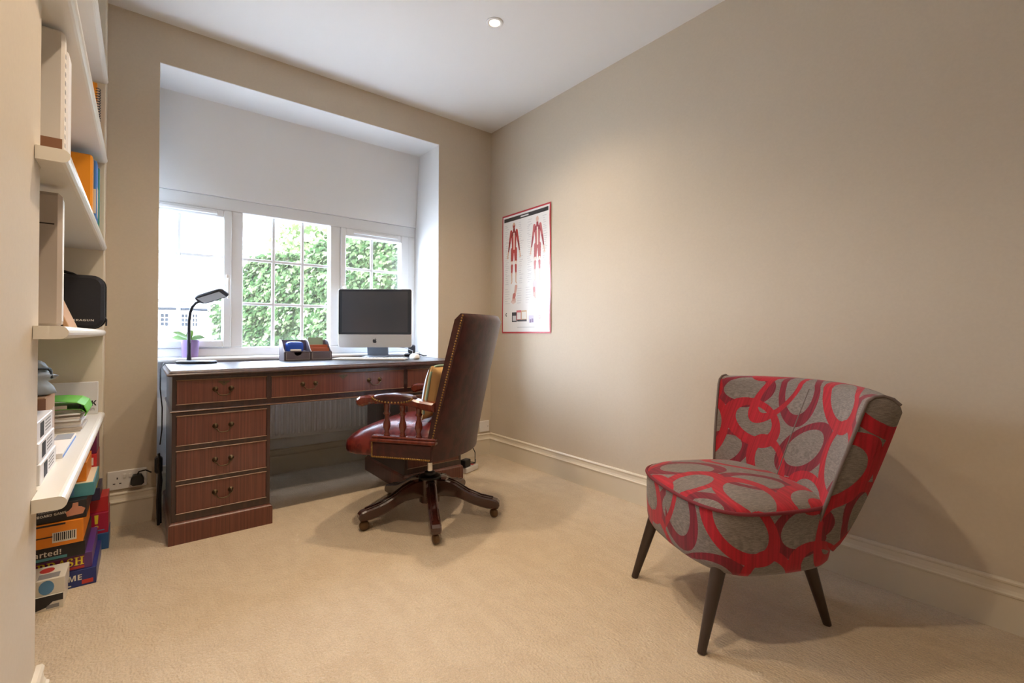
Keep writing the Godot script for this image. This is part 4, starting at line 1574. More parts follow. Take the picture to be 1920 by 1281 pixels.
func build_shelf_things() -> void:
	var y: float = SHELF[2]
	# --- third shelf: books and folders
	var t := carton("large_book", "tall cream hardback book with a barcode on its back cover", "book", Vector3(-0.40, y, -1.60), Vector3(-0.15, y + 0.345, -1.555), M.paper, 0.006)
	panel_print(t, "cover_band", Vector3(0, 0.04, 0.0227), Vector3(0.245, 0.08, 0.0006), M.card_dark)
	panel_print(t, "barcode_label", Vector3(0.045, 0.036, 0.0233), Vector3(0.05, 0.05, 0.0006), M.paper)
	for k in 7:
		panel_print(t, "barcode_bar", Vector3(0.027 + k * 0.006, 0.038, 0.0238), Vector3(0.0022 + 0.001 * (k % 3), 0.036, 0.0006), M.ink)
	for k in 12:
		panel_print(t, "spine_print", Vector3(0.1252, 0.05 + k * 0.022, 0.0), Vector3(0.0006, 0.009, 0.012), M.ink_grey)
	t = carton("white_book", "white book standing behind the tall cream book on the shelf", "book", Vector3(-0.40, y, -1.68), Vector3(-0.148, y + 0.325, -1.612), M.box_white, 0.005)
	t = carton("thin_grey_book", "thin grey booklet standing between the white book and the orange folder", "book", Vector3(-0.39, y, -1.80), Vector3(-0.165, y + 0.18, -1.785), M.ink_grey, 0.002)
	t = carton("orange_folder", "orange lever arch folder standing on the alcove shelf", "folder", Vector3(-0.44, y, -2.53), Vector3(-0.155, y + 0.316, -2.46), M.orange, 0.006)
	panel_print(t, "spine_ring", Vector3(0.143, 0.06, 0), Vector3(0.0012, 0.03, 0.03), M.chrome)
	t = carton("blue_folder", "blue folder with white spine label beside the orange folder", "folder", Vector3(-0.43, y, -2.61), Vector3(-0.146, y + 0.318, -2.54), M.blue, 0.004)
	panel_print(t, "spine_label", Vector3(0.1425, 0.15, 0), Vector3(0.0012, 0.12, 0.05), M.paper)
	panel_print(t, "cover_label", Vector3(0.07, 0.15, 0.0355), Vector3(0.14, 0.1, 0.0008), M.paper)
	t = carton("green_folder", "slim green folder at the far end of the folder row", "folder", Vector3(-0.42, y, -2.645), Vector3(-0.142, y + 0.31, -2.618), M.teal_edge, 0.003)
	# --- fourth shelf
	y = SHELF[3]
	t = carton("spiral_notebook", "yellow spiral bound notebook on the upper alcove shelf", "notebook", Vector3(-0.36, y, -2.60), Vector3(-0.150, y + 0.27, -2.578), M.orange, 0.002)
	var sp := MB.new()
	for k in 22:
		var yy := 0.02 + k * 0.0108
		var ring := []
		for q in 9:
			var a := TAU * q / 8.0
			ring.append(Vector3(0.107 + 0.008 * cos(a), yy, 0.015 * sin(a)))
		sp.tube(ring, 0.0016, 5, false)
	obj("spiral", sp, M.dark_zip, t)
	# --- second shelf
	y = SHELF[1]
	t = carton("metal_case", "tall cream metal case with a dark seam and screw heads", "case", Vector3(-0.42, y, -1.62), Vector3(-0.153, y + 0.328, -1.572), M.paper_grey, 0.008)
	panel_print(t, "seam", Vector3(-0.005, 0.25, 0.0238), Vector3(0.25, 0.003, 0.001), M.ink)
	panel_print(t, "slot", Vector3(0.06, 0.285, 0.0238), Vector3(0.05, 0.004, 0.001), M.ink)
	panel_print(t, "lit_edge_strip", Vector3(0.1335, 0.164, 0.0), Vector3(0.001, 0.3, 0.03), M.box_white)  # window light on the case edge, put into a whiter colour
	for yy in [0.025, 0.308]:
		var sc := MB.new()
		sc.lathe([Vector2(0.0, 0.0025), Vector2(0.003, 0.002), Vector2(0.005, 0.0), Vector2(0.0, 0.0)], 12, Vector3(0.085, yy, 0.024), Basis(Vector3.RIGHT, PI / 2))
		obj("screw", sc, M.aluminium, t)
	t = thing("leaning_frame", "thin pale wooden picture frame leaning beside the black zip case", "picture frame", Vector3(-0.204, y, -2.1))
	var fr := MB.new()
	fr.xf = Transform3D(Basis(Vector3.BACK, 0.36), Vector3(0.03, 0.004, 0))
	fr.span(Vector3(-0.012, 0, -0.12), Vector3(0, 0.19, 0.12), 0.002)
	obj("frame", fr, M.card, t)
	var fb := MB.new()
	fb.xf = fr.xf
	fb.span(Vector3(-0.016, 0.012, -0.108), Vector3(-0.0122, 0.178, 0.108), 0.001)
	obj("backing", fb, M.paper_grey, t)
	t = thing("zip_case", "black zipped carrying case with white lettering on the alcove shelf", "case", Vector3(-0.245, y, -2.55))
	var poly := []
	for q in [[0.085, 0.045, -PI / 2, 0.0], [0.085, 0.172, 0.0, PI / 2], [-0.085, 0.172, PI / 2, PI], [-0.085, 0.045, PI, PI * 1.5]]:
		for k in 7:
			var a: float = lerpf(q[2], q[3], k / 6.0)
			poly.append(Vector2(q[0] + 0.043 * cos(a), q[1] + 0.043 * sin(a)))
	var zc := MB.new()
	zc.xf = Transform3D(Basis.IDENTITY, Vector3(0, 0.002, 0))
	zc.extrude(poly, 0.1, 0.012)
	obj("body", zc, M.black_soft, t)
	var zp := []
	for q in poly:
		zp.append(Vector3(q.x * 1.005, q.y + 0.002, 0.0))
	zp.append(zp[0])
	var zm := MB.new()
	zm.tube(zp, 0.0045, 6, false)
	zm.tube([Vector3(0.128, 0.05, 0.004), Vector3(0.133, 0.04, 0.01), Vector3(0.132, 0.015, 0.012)], 0.003, 6)
	obj("zip", zm, M.black, t)
	var hd := MB.new()
	hd.tube([Vector3(-0.07, 0.212, 0), Vector3(-0.05, 0.226, 0), Vector3(0.0, 0.231, 0), Vector3(0.03, 0.222, 0), Vector3(0.045, 0.212, 0)], 0.006, 8)
	obj("carry_handle", hd, M.black, t)
	letters("lettering", "THERAGUN", 0.0125, M.paper, t, Vector3(0.056, 0.036, 0.0502), Basis.IDENTITY.scaled(Vector3(1.25, 0.8, 1)))
	# --- lowest shelf
	y = SHELF[0]
	for k in 3:
		var lb: String = ["white printed carton at the bottom of the stack of three on the shelf", "white printed carton in the middle of the stack of three on the shelf", "white printed carton on top of the stack of three on the shelf"][k]
		t = carton("white_carton", lb, "box", Vector3(-0.42, y + k * 0.0475, -1.725 + 0.004 * k), Vector3(-0.175 - 0.003 * k, y + 0.0468 + k * 0.0475, -1.48), M.box_white, 0.0015, "white cartons on the lowest shelf")
		for q in 4:
			panel_print(t, "print_line", Vector3(0.1225 - 0.0015 * k + 0.0002, 0.012 + q * 0.008, -0.04), Vector3(0.0006, 0.0028, 0.08), M.ink_grey)
		panel_print(t, "print_picture", Vector3(0.1225 - 0.0015 * k + 0.0002, 0.023, 0.05), Vector3(0.0006, 0.034, 0.05), M.ink)
	t = carton("cardboard_box", "brown cardboard box with pale stripes under the silver pouch", "box", Vector3(-0.43, y, -2.09), Vector3(-0.216, y + 0.156, -1.90), M.card, 0.002)
	panel_print(t, "front_panel", Vector3(0, 0.078, 0.0953), Vector3(0.216, 0.15, 0.0006), M.card_dark)
	for k in 4:
		panel_print(t, "stripe", Vector3(0.1073, 0.06, -0.07 + k * 0.035), Vector3(0.0006, 0.1, 0.014), M.paper)
	# silver pouch
	t = thing("drawstring_pouch", "crumpled silver grey zip pouch on top of the cardboard box", "pouch", Vector3(-0.29, y + 0.157, -1.99))
	var pl := []
	var fnz := FastNoiseLite.new()
	fnz.seed = 5
	fnz.frequency = 9.0
	for e in [[0.06, 0.0], [0.075, 0.004], [0.066, 0.025], [0.06, 0.04], [0.072, 0.05], [0.074, 0.058], [0.06, 0.066], [0.058, 0.085], [0.05, 0.1], [0.03, 0.11]]:
		var l := PackedVector3Array()
		for k in 28:
			var a := TAU * k / 28
			var r: float = e[0] * (1.0 + 0.25 * fnz.get_noise_3d(cos(a), e[1] * 9.0, sin(a)))
			l.append(Vector3(cos(a) * r * 1.15, e[1] + 0.004 * sin(a * 3.0) * signf(e[1]), sin(a) * r))
		pl.append(l)
	var pm := MB.new()
	pm.loft(pl)
	obj("bag", pm, M.silver_cloth, t)
	var zt := []
	for k in 29:
		var a := TAU * k / 28
		zt.append(Vector3(cos(a) * 0.0725, 0.078 + 0.003 * sin(a * 2), sin(a) * 0.063))
	zt.append(zt[0] + Vector3(0.004, -0.01, 0.004))
	var ztm := MB.new()
	ztm.tube(zt, 0.004, 6)
	ztm.tube([Vector3(0.07, 0.08, 0.02), Vector3(0.078, 0.07, 0.022), Vector3(0.08, 0.05, 0.022)], 0.003, 6)
	obj("zip", ztm, M.dark_zip, t)
	# paper stack
	t = thing("paper_stack", "stack of papers in clear wallets under a green folder", "papers", Vector3(-0.262, y, -2.31))
	var r := RandomNumberGenerator.new()
	r.seed = 3
	var yy := 0.0
	for k in 11:
		var hh := r.randf_range(0.005, 0.009)
		var pb := MB.new()
		pb.xf = Transform3D(Basis(Vector3.UP, r.randf_range(-0.06, 0.06)), Vector3(r.randf_range(-0.006, 0.006), yy, r.randf_range(-0.006, 0.006)))
		pb.span(Vector3(-0.1, 0, -0.1), Vector3(0.098, hh, 0.1), 0.001)
		obj("sheaf", pb, [M.paper, M.paper_grey, M.box_white][k % 3], t)
		yy += hh + 0.0003
	t = thing("green_folder_sleeve", "bright green plastic folder draped over the paper stack", "folder", Vector3(-0.272, y + yy + 0.001, -2.31))
	var gp := [Vector2(-0.11, 0.0), Vector2(0.09, 0.0), Vector2(0.112, -0.004), Vector2(0.122, -0.016), Vector2(0.118, -0.026), Vector2(0.122, -0.026), Vector2(0.127, -0.012), Vector2(0.119, 0.012), Vector2(0.1, 0.024), Vector2(0.06, 0.03), Vector2(-0.11, 0.034)]
	var gm := MB.new()
	gm.extrude(gp, 0.22, 0.002)
	obj("sleeve", gm, M.green, t)
	panel_print(t, "sheets", Vector3(-0.01, 0.0005 + 0.008, 0.1103), Vector3(0.17, 0.012, 0.0008), M.paper_grey)
	t = carton("white_pack", "upright white pack with black lettering at the end of the lowest shelf", "pack", Vector3(-0.42, y, -2.675), Vector3(-0.142, y + 0.137, -2.655), M.box_white, 0.0015)
	letters("lettering", "PEAK", 0.030, M.ink, t, Vector3(0.098, 0.046, 0.0104))
	letters("small_lettering", "lin", 0.020, M.ink_grey, t, Vector3(0.118, 0.022, 0.0104), Basis.IDENTITY, false)
	t = carton("flat_booklet", "small flat booklet with a blue edge lying on the lowest shelf", "booklet", Vector3(-0.212, y, -2.10), Vector3(-0.166, y + 0.014, -1.765), M.paper, 0.001)
	panel_print(t, "blue_edge", Vector3(0.0232, 0.004, 0), Vector3(0.0006, 0.006, 0.33), M.blue)
	panel_print(t, "cover_panel", Vector3(0, 0.0143, -0.11), Vector3(0.04, 0.0006, 0.1), M.ink_grey)

# ------------------------------------------------------------------ board games under the lowest shelf
func game(called: String, label: String, x1: float, y0: float, y1: float, z1: float, deep: float, m: Material) -> Node3D:
	return carton(called, label, "board game", Vector3(x1 - 0.27, y0, z1 - deep), Vector3(x1, y1, z1), m, 0.0012, "board games under the alcove shelves")

func build_games() -> void:
	# coordinates inside a game: x -0.135 .. 0.135, y from its base, z 0 at the middle of its depth
	var g := game("cow_game", "black and white patterned game box at the bottom of the short stack", -0.19, 0.0, 0.048, -2.08, 0.12, M.g_white)
	var f := 0.0604
	var blot := MB.new()
	blot.xf = Transform3D(Basis.IDENTITY, Vector3(0, 0, f))
	blot.extrude([Vector2(0.02, 0.001), Vector2(0.06, 0.003), Vector2(0.095, 0.012), Vector2(0.11, 0.026), Vector2(0.134, 0.026), Vector2(0.134, 0.047), Vector2(0.07, 0.047), Vector2(0.06, 0.034), Vector2(0.035, 0.025)], 0.0006)
	obj("print_blot", blot, M.g_black, g)
	panel_print(g, "print_mark", Vector3(0.11, 0.012, f), Vector3(0.03, 0.012, 0.0006), M.ink_grey)
	g = game("picture_game", "white game box with red and blue printed shapes on the short stack", -0.187, 0.0485, 0.098, -2.083, 0.12, M.g_white)
	var bl := MB.new()
	bl.xf = Transform3D(Basis.IDENTITY, Vector3(0.092, 0.0245, f))
	var oval := []
	for k in 16:
		oval.append(Vector2(cos(TAU * k / 16) * 0.018, sin(TAU * k / 16) * 0.022))
	bl.extrude(oval, 0.0006)
	obj("print_blue", bl, M.g_sky, g)
	var rd := MB.new()
	rd.xf = Transform3D(Basis.IDENTITY, Vector3(0.04, 0.026, f))
	rd.extrude(oval, 0.0006)
	obj("print_red", rd, M.g_brick, g)
	var rt := MB.new()
	rt.xf = Transform3D(Basis(Vector3.RIGHT, -PI / 2), Vector3(0.085, 0.0498, -0.02))
	rt.extrude(oval, 0.0006)
	rt.xf = Transform3D(Basis(Vector3.RIGHT, -PI / 2), Vector3(0.045, 0.0498, 0.03))
	rt.extrude(oval, 0.0006)
	obj("print_top", rt, M.g_brick, g)
	panel_print(g, "print_text", Vector3(0.095, 0.0498, 0.03), Vector3(0.05, 0.0006, 0.04), M.ink_grey)
	g = game("blue_game", "dark blue game box lettered GAME on the carpet under the shelves", -0.118, 0.0, 0.058, -2.21, 0.27, M.g_blue)
	f = 0.1354
	letters("lettering", "GAME", 0.026, M.g_white, g, Vector3(0.062, 0.032, f))
	panel_print(g, "print_emblem", Vector3(0.112, 0.014, f), Vector3(0.03, 0.014, 0.0006), M.g_brick)
	panel_print(g, "print_line", Vector3(0.05, 0.008, f), Vector3(0.04, 0.004, 0.0006), M.g_white)
	g = game("dash_game", "purple game box with yellow BALDERDASH lettering in the tall stack", -0.13, 0.0585, 0.113, -2.215, 0.27, M.g_purple)
	panel_print(g, "print_band", Vector3(0.03, 0.03, f), Vector3(0.17, 0.036, 0.0006), M.g_plum)
	panel_print(g, "print_strip", Vector3(0.04, 0.008, f), Vector3(0.15, 0.008, 0.0006), M.g_brick)
	letters("lettering", "BALDERDASH", 0.040, M.g_gold, g, Vector3(-0.002, 0.030, f + 0.0005), Basis.IDENTITY.scaled(Vector3(0.82, 1.0, 1)), true, true)
	g = game("human_game", "black game box with small coloured lettering in the tall stack", -0.148, 0.1135, 0.163, -2.20, 0.27, M.g_black)
	letters("lettering", "arted!", 0.024, M.g_white, g, Vector3(0.042, 0.026, f))
	panel_print(g, "print_strip", Vector3(0.03, 0.009, f), Vector3(0.12, 0.009, 0.0006), M.g_teal)
	g = game("orange_game", "orange game box with a white barcode label", -0.152, 0.1635, 0.242, -2.19, 0.27, M.g_orange)
	panel_print(g, "barcode_label", Vector3(0.088, 0.03, f), Vector3(0.06, 0.034, 0.0006), M.g_white)
	for k in 11:
		panel_print(g, "barcode_bar", Vector3(0.063 + k * 0.005, 0.032, f + 0.0005), Vector3(0.0018 + 0.0008 * (k % 3), 0.026, 0.0005), M.ink)
	panel_print(g, "print_line", Vector3(0.03, 0.035, f), Vector3(0.06, 0.004, 0.0006), M.ink)
	panel_print(g, "print_band", Vector3(-0.02, 0.0735, f), Vector3(0.22, 0.006, 0.0006), M.g_black)
	g = game("party_game", "charcoal PARTY BOARD GAME box above the orange game box", -0.145, 0.2425, 0.305, -2.20, 0.27, M.g_black)
	letters("lettering", "PARTY BOARD GAME", 0.0112, M.g_white, g, Vector3(0.03, 0.026, f), Basis(Vector3.BACK, 0.05))
	letters("small_lettering", "THE HILARIOUS", 0.009, M.ink_grey, g, Vector3(0.03, 0.039, f), Basis(Vector3.BACK, 0.05))
	var pr := MB.new()
	pr.xf = Transform3D(Basis.IDENTITY, Vector3(0.106, 0.012, f))
	pr.extrude([Vector2(-0.02, 0.0), Vector2(0.02, 0.003), Vector2(0.026, 0.02), Vector2(0.016, 0.028), Vector2(0.008, 0.03), Vector2(0.008, 0.044), Vector2(-0.006, 0.044), Vector2(-0.008, 0.03), Vector2(-0.016, 0.02), Vector2(-0.024, 0.016)], 0.0006)
	obj("print_portrait", pr, M.g_skin, g)
	g = game("teal_game", "teal game box with a cream lid at the top of the tall stack", -0.128, 0.3055, 0.352, -2.24, 0.25, M.g_teal)
	panel_print(g, "lid_panel", Vector3(0.0, 0.0468, 0.0), Vector3(0.262, 0.0006, 0.242), M.g_cream)
	panel_print(g, "print_patch", Vector3(0.06, 0.024, 0.1254), Vector3(0.045, 0.034, 0.0006), M.g_sky)
	panel_print(g, "lid_print", Vector3(0.06, 0.0473, 0.09), Vector3(0.05, 0.0006, 0.02), M.g_orange)
	# second stack, behind
	g = game("midblue_game", "blue game box on the carpet beside the white skirting", -0.098, 0.0, 0.066, -2.53, 0.135, M.g_midblue)
	g = game("exclamation_game", "crimson game box with a yellow exclamation mark", -0.100, 0.0665, 0.150, -2.532, 0.135, M.g_magenta)
	letters("lettering", "!", 0.075, M.g_gold, g, Vector3(0.098, 0.048, 0.068))
	panel_print(g, "print_line", Vector3(0.108, 0.014, 0.0679), Vector3(0.03, 0.004, 0.0006), M.g_sky)
	g = game("red_game", "red game box standing highest against the skirting", -0.102, 0.1505, 0.212, -2.545, 0.12, M.g_red)
	g = game("navy_game", "navy game box with a red corner patch", -0.125, 0.2125, 0.262, -2.50, 0.16, M.g_navy)
	panel_print(g, "print_patch", Vector3(0.085, 0.03, 0.0804), Vector3(0.04, 0.034, 0.0006), M.g_red)
	g = game("yellow_game", "yellow game box above the navy one", -0.135, 0.2625, 0.318, -2.505, 0.16, M.g_yellow)
	g = game("picture_card_game", "red game box with a printed picture under the shelf", -0.135, 0.3185, 0.40, -2.49, 0.17, M.g_red)
	panel_print(g, "print_picture", Vector3(0.085, 0.055, 0.0854), Vector3(0.08, 0.03, 0.0006), M.g_white)
	panel_print(g, "print_dark", Vector3(0.09, 0.056, 0.0859), Vector3(0.04, 0.02, 0.0005), M.ink)
	panel_print(g, "print_band", Vector3(0.07, 0.026, 0.0854), Vector3(0.1, 0.02, 0.0006), M.g_cream)
	panel_print(g, "print_strip", Vector3(0.07, 0.01, 0.0854), Vector3(0.1, 0.012, 0.0006), M.g_navy)
	g = game("plum_game", "plum coloured game box tucked right under the lowest shelf", -0.137, 0.4005, 0.47, -2.51, 0.15, M.g_plum)
	panel_print(g, "print_patch", Vector3(0.08, 0.035, 0.0754), Vector3(0.07, 0.03, 0.0006), M.ink)
	panel_print(g, "print_light", Vector3(0.085, 0.02, 0.0758), Vector3(0.05, 0.008, 0.0006), M.g_white)
	g = game("amber_game", "amber game box on top of the teal one", -0.150, 0.3535, 0.42, -2.26, 0.22, M.g_orange)

# ------------------------------------------------------------------ things on the desk
func build_desk_things() -> void:
	var yt := 0.7302
	var face := -deg_to_rad(38.77)     # turned to look across the room to the chair
	# --- all-in-one computer
	var t := thing("desktop_computer", "silver all-in-one computer with a dark glossy screen on the desk", "computer", Vector3(1.212, yt + 0.0008, -2.955), face)
	var shell := MB.new()
	var poly := func(x0: float, x1: float, y0: float, y1: float, r0: float, r1: float) -> Array:
		var out := []
		for q in [[x1 - r0, y0 + r0, -PI / 2, r0], [x1 - r1, y1 - r1, 0.0, r1], [x0 + r1, y1 - r1, PI / 2, r1], [x0 + r0, y0 + r0, PI, r0]]:
			for k in 6:
				var a: float = q[2] + PI / 2 * k / 5.0
				out.append(Vector2(q[0] + q[3] * cos(a), q[1] + q[3] * sin(a)))
		return out
	shell.extrude(poly.call(-0.2425, 0.2425, 0.066, 0.452, 0.02, 0.012), 0.032, 0.003)
	obj("shell", shell, M.aluminium, t)
	var bz := MB.new()
	bz.xf = Transform3D(Basis.IDENTITY, Vector3(0, 0, 0.0165))
	bz.extrude(poly.call(-0.2405, 0.2405, 0.152, 0.450, 0.006, 0.011), 0.0024, 0.0006)
	obj("bezel", bz, M.black_gloss, t)
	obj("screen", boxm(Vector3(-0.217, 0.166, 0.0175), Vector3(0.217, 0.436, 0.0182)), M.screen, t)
	var st := MB.new()
	st.xf = Transform3D(Basis(Vector3.UP, -PI / 2), Vector3.ZERO)
	st.extrude([Vector2(-0.085, 0.0), Vector2(0.075, 0.0), Vector2(0.077, 0.006), Vector2(-0.055, 0.012), Vector2(-0.045, 0.08), Vector2(-0.03, 0.19), Vector2(-0.022, 0.21), Vector2(-0.03, 0.21), Vector2(-0.042, 0.19), Vector2(-0.062, 0.06), Vector2(-0.07, 0.016), Vector2(-0.085, 0.01)], 0.14, 0.002)
	var stand := obj("stand", st, M.stand_metal, t)
	stand.position = Vector3(0, 0, -0.0)
	var ap := MB.new()
	ap.xf = Transform3D(Basis.IDENTITY.scaled(Vector3(1, 1, 1)), Vector3(0, 0.110, 0.0163))
	var apple := []
	for q in [[0.0, 0.0085], [0.004, 0.0105], [0.008, 0.0105], [0.0115, 0.0085], [0.0095, 0.0055], [0.0085, 0.002], [0.0095, -0.002], [0.0125, -0.005], [0.010, -0.010], [0.006, -0.0135], [0.003, -0.013], [0.0, -0.012], [-0.003, -0.013], [-0.006, -0.0135], [-0.010, -0.010], [-0.0125, -0.004], [-0.013, 0.002], [-0.0115, 0.0075], [-0.008, 0.0105], [-0.004, 0.0105]]:
		apple.append(Vector2(q[0], q[1]))
	ap.extrude(apple, 0.0012)
	ap.extrude([Vector2(0.0, 0.0115), Vector2(0.001, 0.0155), Vector2(0.0045, 0.0185), Vector2(0.0048, 0.0145), Vector2(0.003, 0.012)], 0.0012)
	obj("emblem", ap, M.ink, t)
	# --- keyboard
	t = thing("keyboard", "slim white computer keyboard in front of the silver computer", "keyboard", Vector3(1.085, yt + 0.0008, -2.715), face)
	obj("base", boxm(Vector3(-0.215, 0.0, -0.057), Vector3(0.215, 0.008, 0.057), 0.002), M.aluminium, t)
	var ks := MB.new()
	for row in 6:
		for c in 20:
			if row == 5 and c > 3 and c < 9:
				continue
			ks.box(Vector3(-0.2 + c * 0.02105, 0.009, -0.046 + row * 0.0184), Vector3(0.0172, 0.0036, 0.015), 0.0012)
	ks.box(Vector3(-0.2 + 6.0 * 0.02105, 0.009, -0.046 + 5 * 0.0184), Vector3(0.1, 0.0036, 0.015), 0.0012)
	var ko := obj("keys", ks, M.key_white, t)
	ko.set_meta("kind", "stuff")
	# --- mouse
	t = thing("mouse", "white computer mouse with a thin cable beside the keyboard", "mouse", Vector3(1.345, yt + 0.0008, -2.655), face + 0.5)
	var ml := []
	for e in [[0.9, 0.0], [1.0, 0.005], [0.99, 0.012], [0.9, 0.021], [0.7, 0.028], [0.4, 0.0325], [0.1, 0.034]]:
		var l := PackedVector3Array()
		for k in 28:
			var a := TAU * k / 28
			l.append(Vector3(cos(a) * 0.030 * e[0], e[1], sin(a) * 0.056 * e[0]))
		ml.append(l)
	var mm := MB.new()
	mm.loft(ml)
	obj("body", mm, M.white_plastic, t)
	var mb := MB.new()
	mb.lathe([Vector2(0.0, 0.004), Vector2(0.003, 0.002), Vector2(0.0035, 0.0)], 10, Vector3(0, 0.0322, -0.026))
	obj("scroll_ball", mb, M.ink_grey, t)
	var cable := MB.new()
	cable.tube([Vector3(0, 0.01, -0.055), Vector3(0.01, 0.02, -0.085), Vector3(0.03, 0.045, -0.14), Vector3(0.0, 0.062, -0.21), Vector3(-0.07, 0.07, -0.27)], 0.002, 6)
	obj("cable", cable, M.grey_wire, t)
	# --- black dock behind the computer
	t = thing("phone_dock", "small black dock with cables standing beside the silver computer", "dock", Vector3(1.47, yt + 0.0008, -2.95), face)
	var dk := MB.new()
	dk.box(Vector3(0, 0.011, 0), Vector3(0.085, 0.022, 0.07), 0.006)
	obj("base", dk, M.black, t)
	dk = MB.new()
	dk.box(Vector3(0.0, 0.05, -0.01), Vector3(0.05, 0.06, 0.03), 0.008)
	obj("cradle", dk, M.lamp_black, t)
	dk = MB.new()
	dk.tube([Vector3(0.04, 0.008, 0.02), Vector3(0.065, 0.014, 0.02), Vector3(0.085, 0.005, 0.0), Vector3(0.1, 0.004, -0.03)], 0.004, 6)
	obj("cable", dk, M.wire, t)
	# --- organiser
	t = thing("desk_organiser", "grey leather desk organiser with two bays and pale stitching", "organiser", Vector3(0.765, yt + 0.0008, -2.91))
	var side := [Vector2(-0.06, 0.0), Vector2(0.06, 0.0), Vector2(0.06, 0.05), Vector2(0.054, 0.056), Vector2(0.03, 0.072), Vector2(-0.005, 0.108), Vector2(-0.03, 0.118), Vector2(-0.06, 0.12)]
	for x in [-0.13, 0.014, 0.13]:
		var sm := MB.new()
		sm.xf = Transform3D(Basis(Vector3.UP, -PI / 2), Vector3(x, 0, 0))
		sm.extrude(side, 0.006, 0.001)
		obj("side_panel", sm, M.grey_leather, t)
		var sp := []
		for q in [Vector2(0.0602, 0.05), Vector2(0.0545, 0.0565), Vector2(0.03, 0.0728), Vector2(-0.005, 0.1087), Vector2(-0.03, 0.1188), Vector2(-0.06, 0.1208)]:
			sp.append(Vector3(x, q.y, q.x))
		var sb := MB.new()
		sb.tube(sp, 0.0022, 6)
		obj("edge_stitching", sb, M.stitch, t)
	var ob := MB.new()
	ob.span(Vector3(-0.127, 0, -0.06), Vector3(0.127, 0.004, 0.06))
	ob.span(Vector3(-0.127, 0.004, -0.06), Vector3(0.127, 0.118, -0.056))
	ob.span(Vector3(-0.127, 0.05, -0.056), Vector3(0.011, 0.053, 0.058))
	obj("carcass", ob, M.grey_leather, t)
	var dr := MB.new()
	var cut := [Vector2(-0.124, 0.005), Vector2(0.008, 0.005), Vector2(0.008, 0.048)]
	for k in 9:
		var a := PI * k / 8.0
		cut.append(Vector2(-0.058 + 0.021 * cos(a), 0.048 - 0.02 * sin(a)))
	cut.append(Vector2(-0.124, 0.048))
	dr.xf = Transform3D(Basis.IDENTITY, Vector3(0, 0, 0.057))
	dr.extrude(cut, 0.005, 0.0006)
	obj("drawer_front", dr, M.grey_leather, t)
	obj("front_panel", boxm(Vector3(0.017, 0.0, 0.056), Vector3(0.127, 0.052, 0.061), 0.001), M.grey_leather, t)
	var stt := MB.new()
	for q in [[-0.122, 0.006], [0.02, 0.125]]:
		stt.span(Vector3(q[0], 0.007, 0.0598 if q[0] < 0 else 0.0612), Vector3(q[1], 0.0083, 0.0604 if q[0] < 0 else 0.0616))
		stt.span(Vector3(q[0], 0.007, 0.0598 if q[0] < 0 else 0.0612), Vector3(q[0] + 0.0013, 0.046, 0.0604 if q[0] < 0 else 0.0616))
		stt.span(Vector3(q[1] - 0.0013, 0.007, 0.0598 if q[0] < 0 else 0.0612), Vector3(q[1], 0.046, 0.0604 if q[0] < 0 else 0.0616))
	obj("front_stitching", stt, M.stitch, t)
	for z in [0.026, -0.004]:
		obj("divider", boxm(Vector3(0.018, 0.004, z), Vector3(0.126, 0.072 if z > 0 else 0.09, z + 0.004), 0.001), M.brown_leather, t)
	t = thing("hole_punch", "bright blue plastic hole punch in the grey organiser", "stationery", Vector3(0.70, yt + 0.0545, -2.905))
	var hp := MB.new()
	var hpl := []
	for e in [[0.94, 0.0], [1.0, 0.006], [1.0, 0.034], [0.94, 0.048], [0.7, 0.054], [0.3, 0.056]]:
		var l := PackedVector3Array()
		for k in 24:
			var a := TAU * k / 24
			l.append(Vector3(0.046 * signf(cos(a)) * pow(absf(cos(a)), 0.4) * e[0], e[1], 0.028 * signf(sin(a)) * pow(absf(sin(a)), 0.4) * e[0]))
		hpl.append(l)
	hp.loft(hpl)
	obj("lever", hp, M.blue_plastic, t)
	hp = MB.new()
	hp.lathe([Vector2(0.011, 0.0), Vector2(0.012, 0.002), Vector2(0.008, 0.003), Vector2(0.0, 0.002)], 16, Vector3(0.004, 0.0535, 0.004))
	obj("dial", hp, M.lamp_black, t)
	hp = MB.new()
	hp.span(Vector3(-0.03, 0.0, 0.0285), Vector3(0.03, 0.012, 0.036), 0.003)
	obj("foot", hp, M.white_plastic, t)
	t = carton("note_pad", "pale green note card standing in the organiser", "note pad", Vector3(0.786, yt + 0.006, -2.958), Vector3(0.874, yt + 0.135, -2.952), M.green_card, 0.0008)
	# --- desk lamp
	t = thing("desk_lamp", "black curved neck desk lamp with a flat head", "lamp", Vector3(0.226, yt + 0.0008, -2.895), face)
	var lb := MB.new()
	var lbl := []
	for e in [[0.97, 0.0], [1.0, 0.003], [1.0, 0.010], [0.96, 0.0145], [0.8, 0.016]]:
		var l := PackedVector3Array()
		for k in 32:
			var a := TAU * k / 32
			l.append(Vector3(0.09 * signf(cos(a)) * pow(absf(cos(a)), 0.55) * e[0], e[1], 0.055 * signf(sin(a)) * pow(absf(sin(a)), 0.55) * e[0]))
		lbl.append(l)
	lb.loft(lbl)
	obj("base", lb, M.lamp_black, t)
	var nk := MB.new()
	var np := []
	for q in [[-0.047, 0.014], [-0.047, 0.05], [-0.048, 0.12], [-0.049, 0.17], [-0.048, 0.22], [-0.043, 0.262], [-0.032, 0.293], [-0.014, 0.314], [0.008, 0.325]]:
		np.append(Vector3(q[0], q[1], -0.01))
	nk.tube(np, [0.011, 0.0085, 0.008, 0.0078, 0.0076, 0.0074, 0.0072, 0.007, 0.007], 12)
	obj("neck", nk, M.lamp_black, t)
	var hb := Basis(Vector3.BACK, 0.30) * Basis(Vector3.RIGHT, -0.42)
	var hm := MB.new()
	hm.xf = Transform3D(hb, Vector3(0.0, 0.327, -0.005))
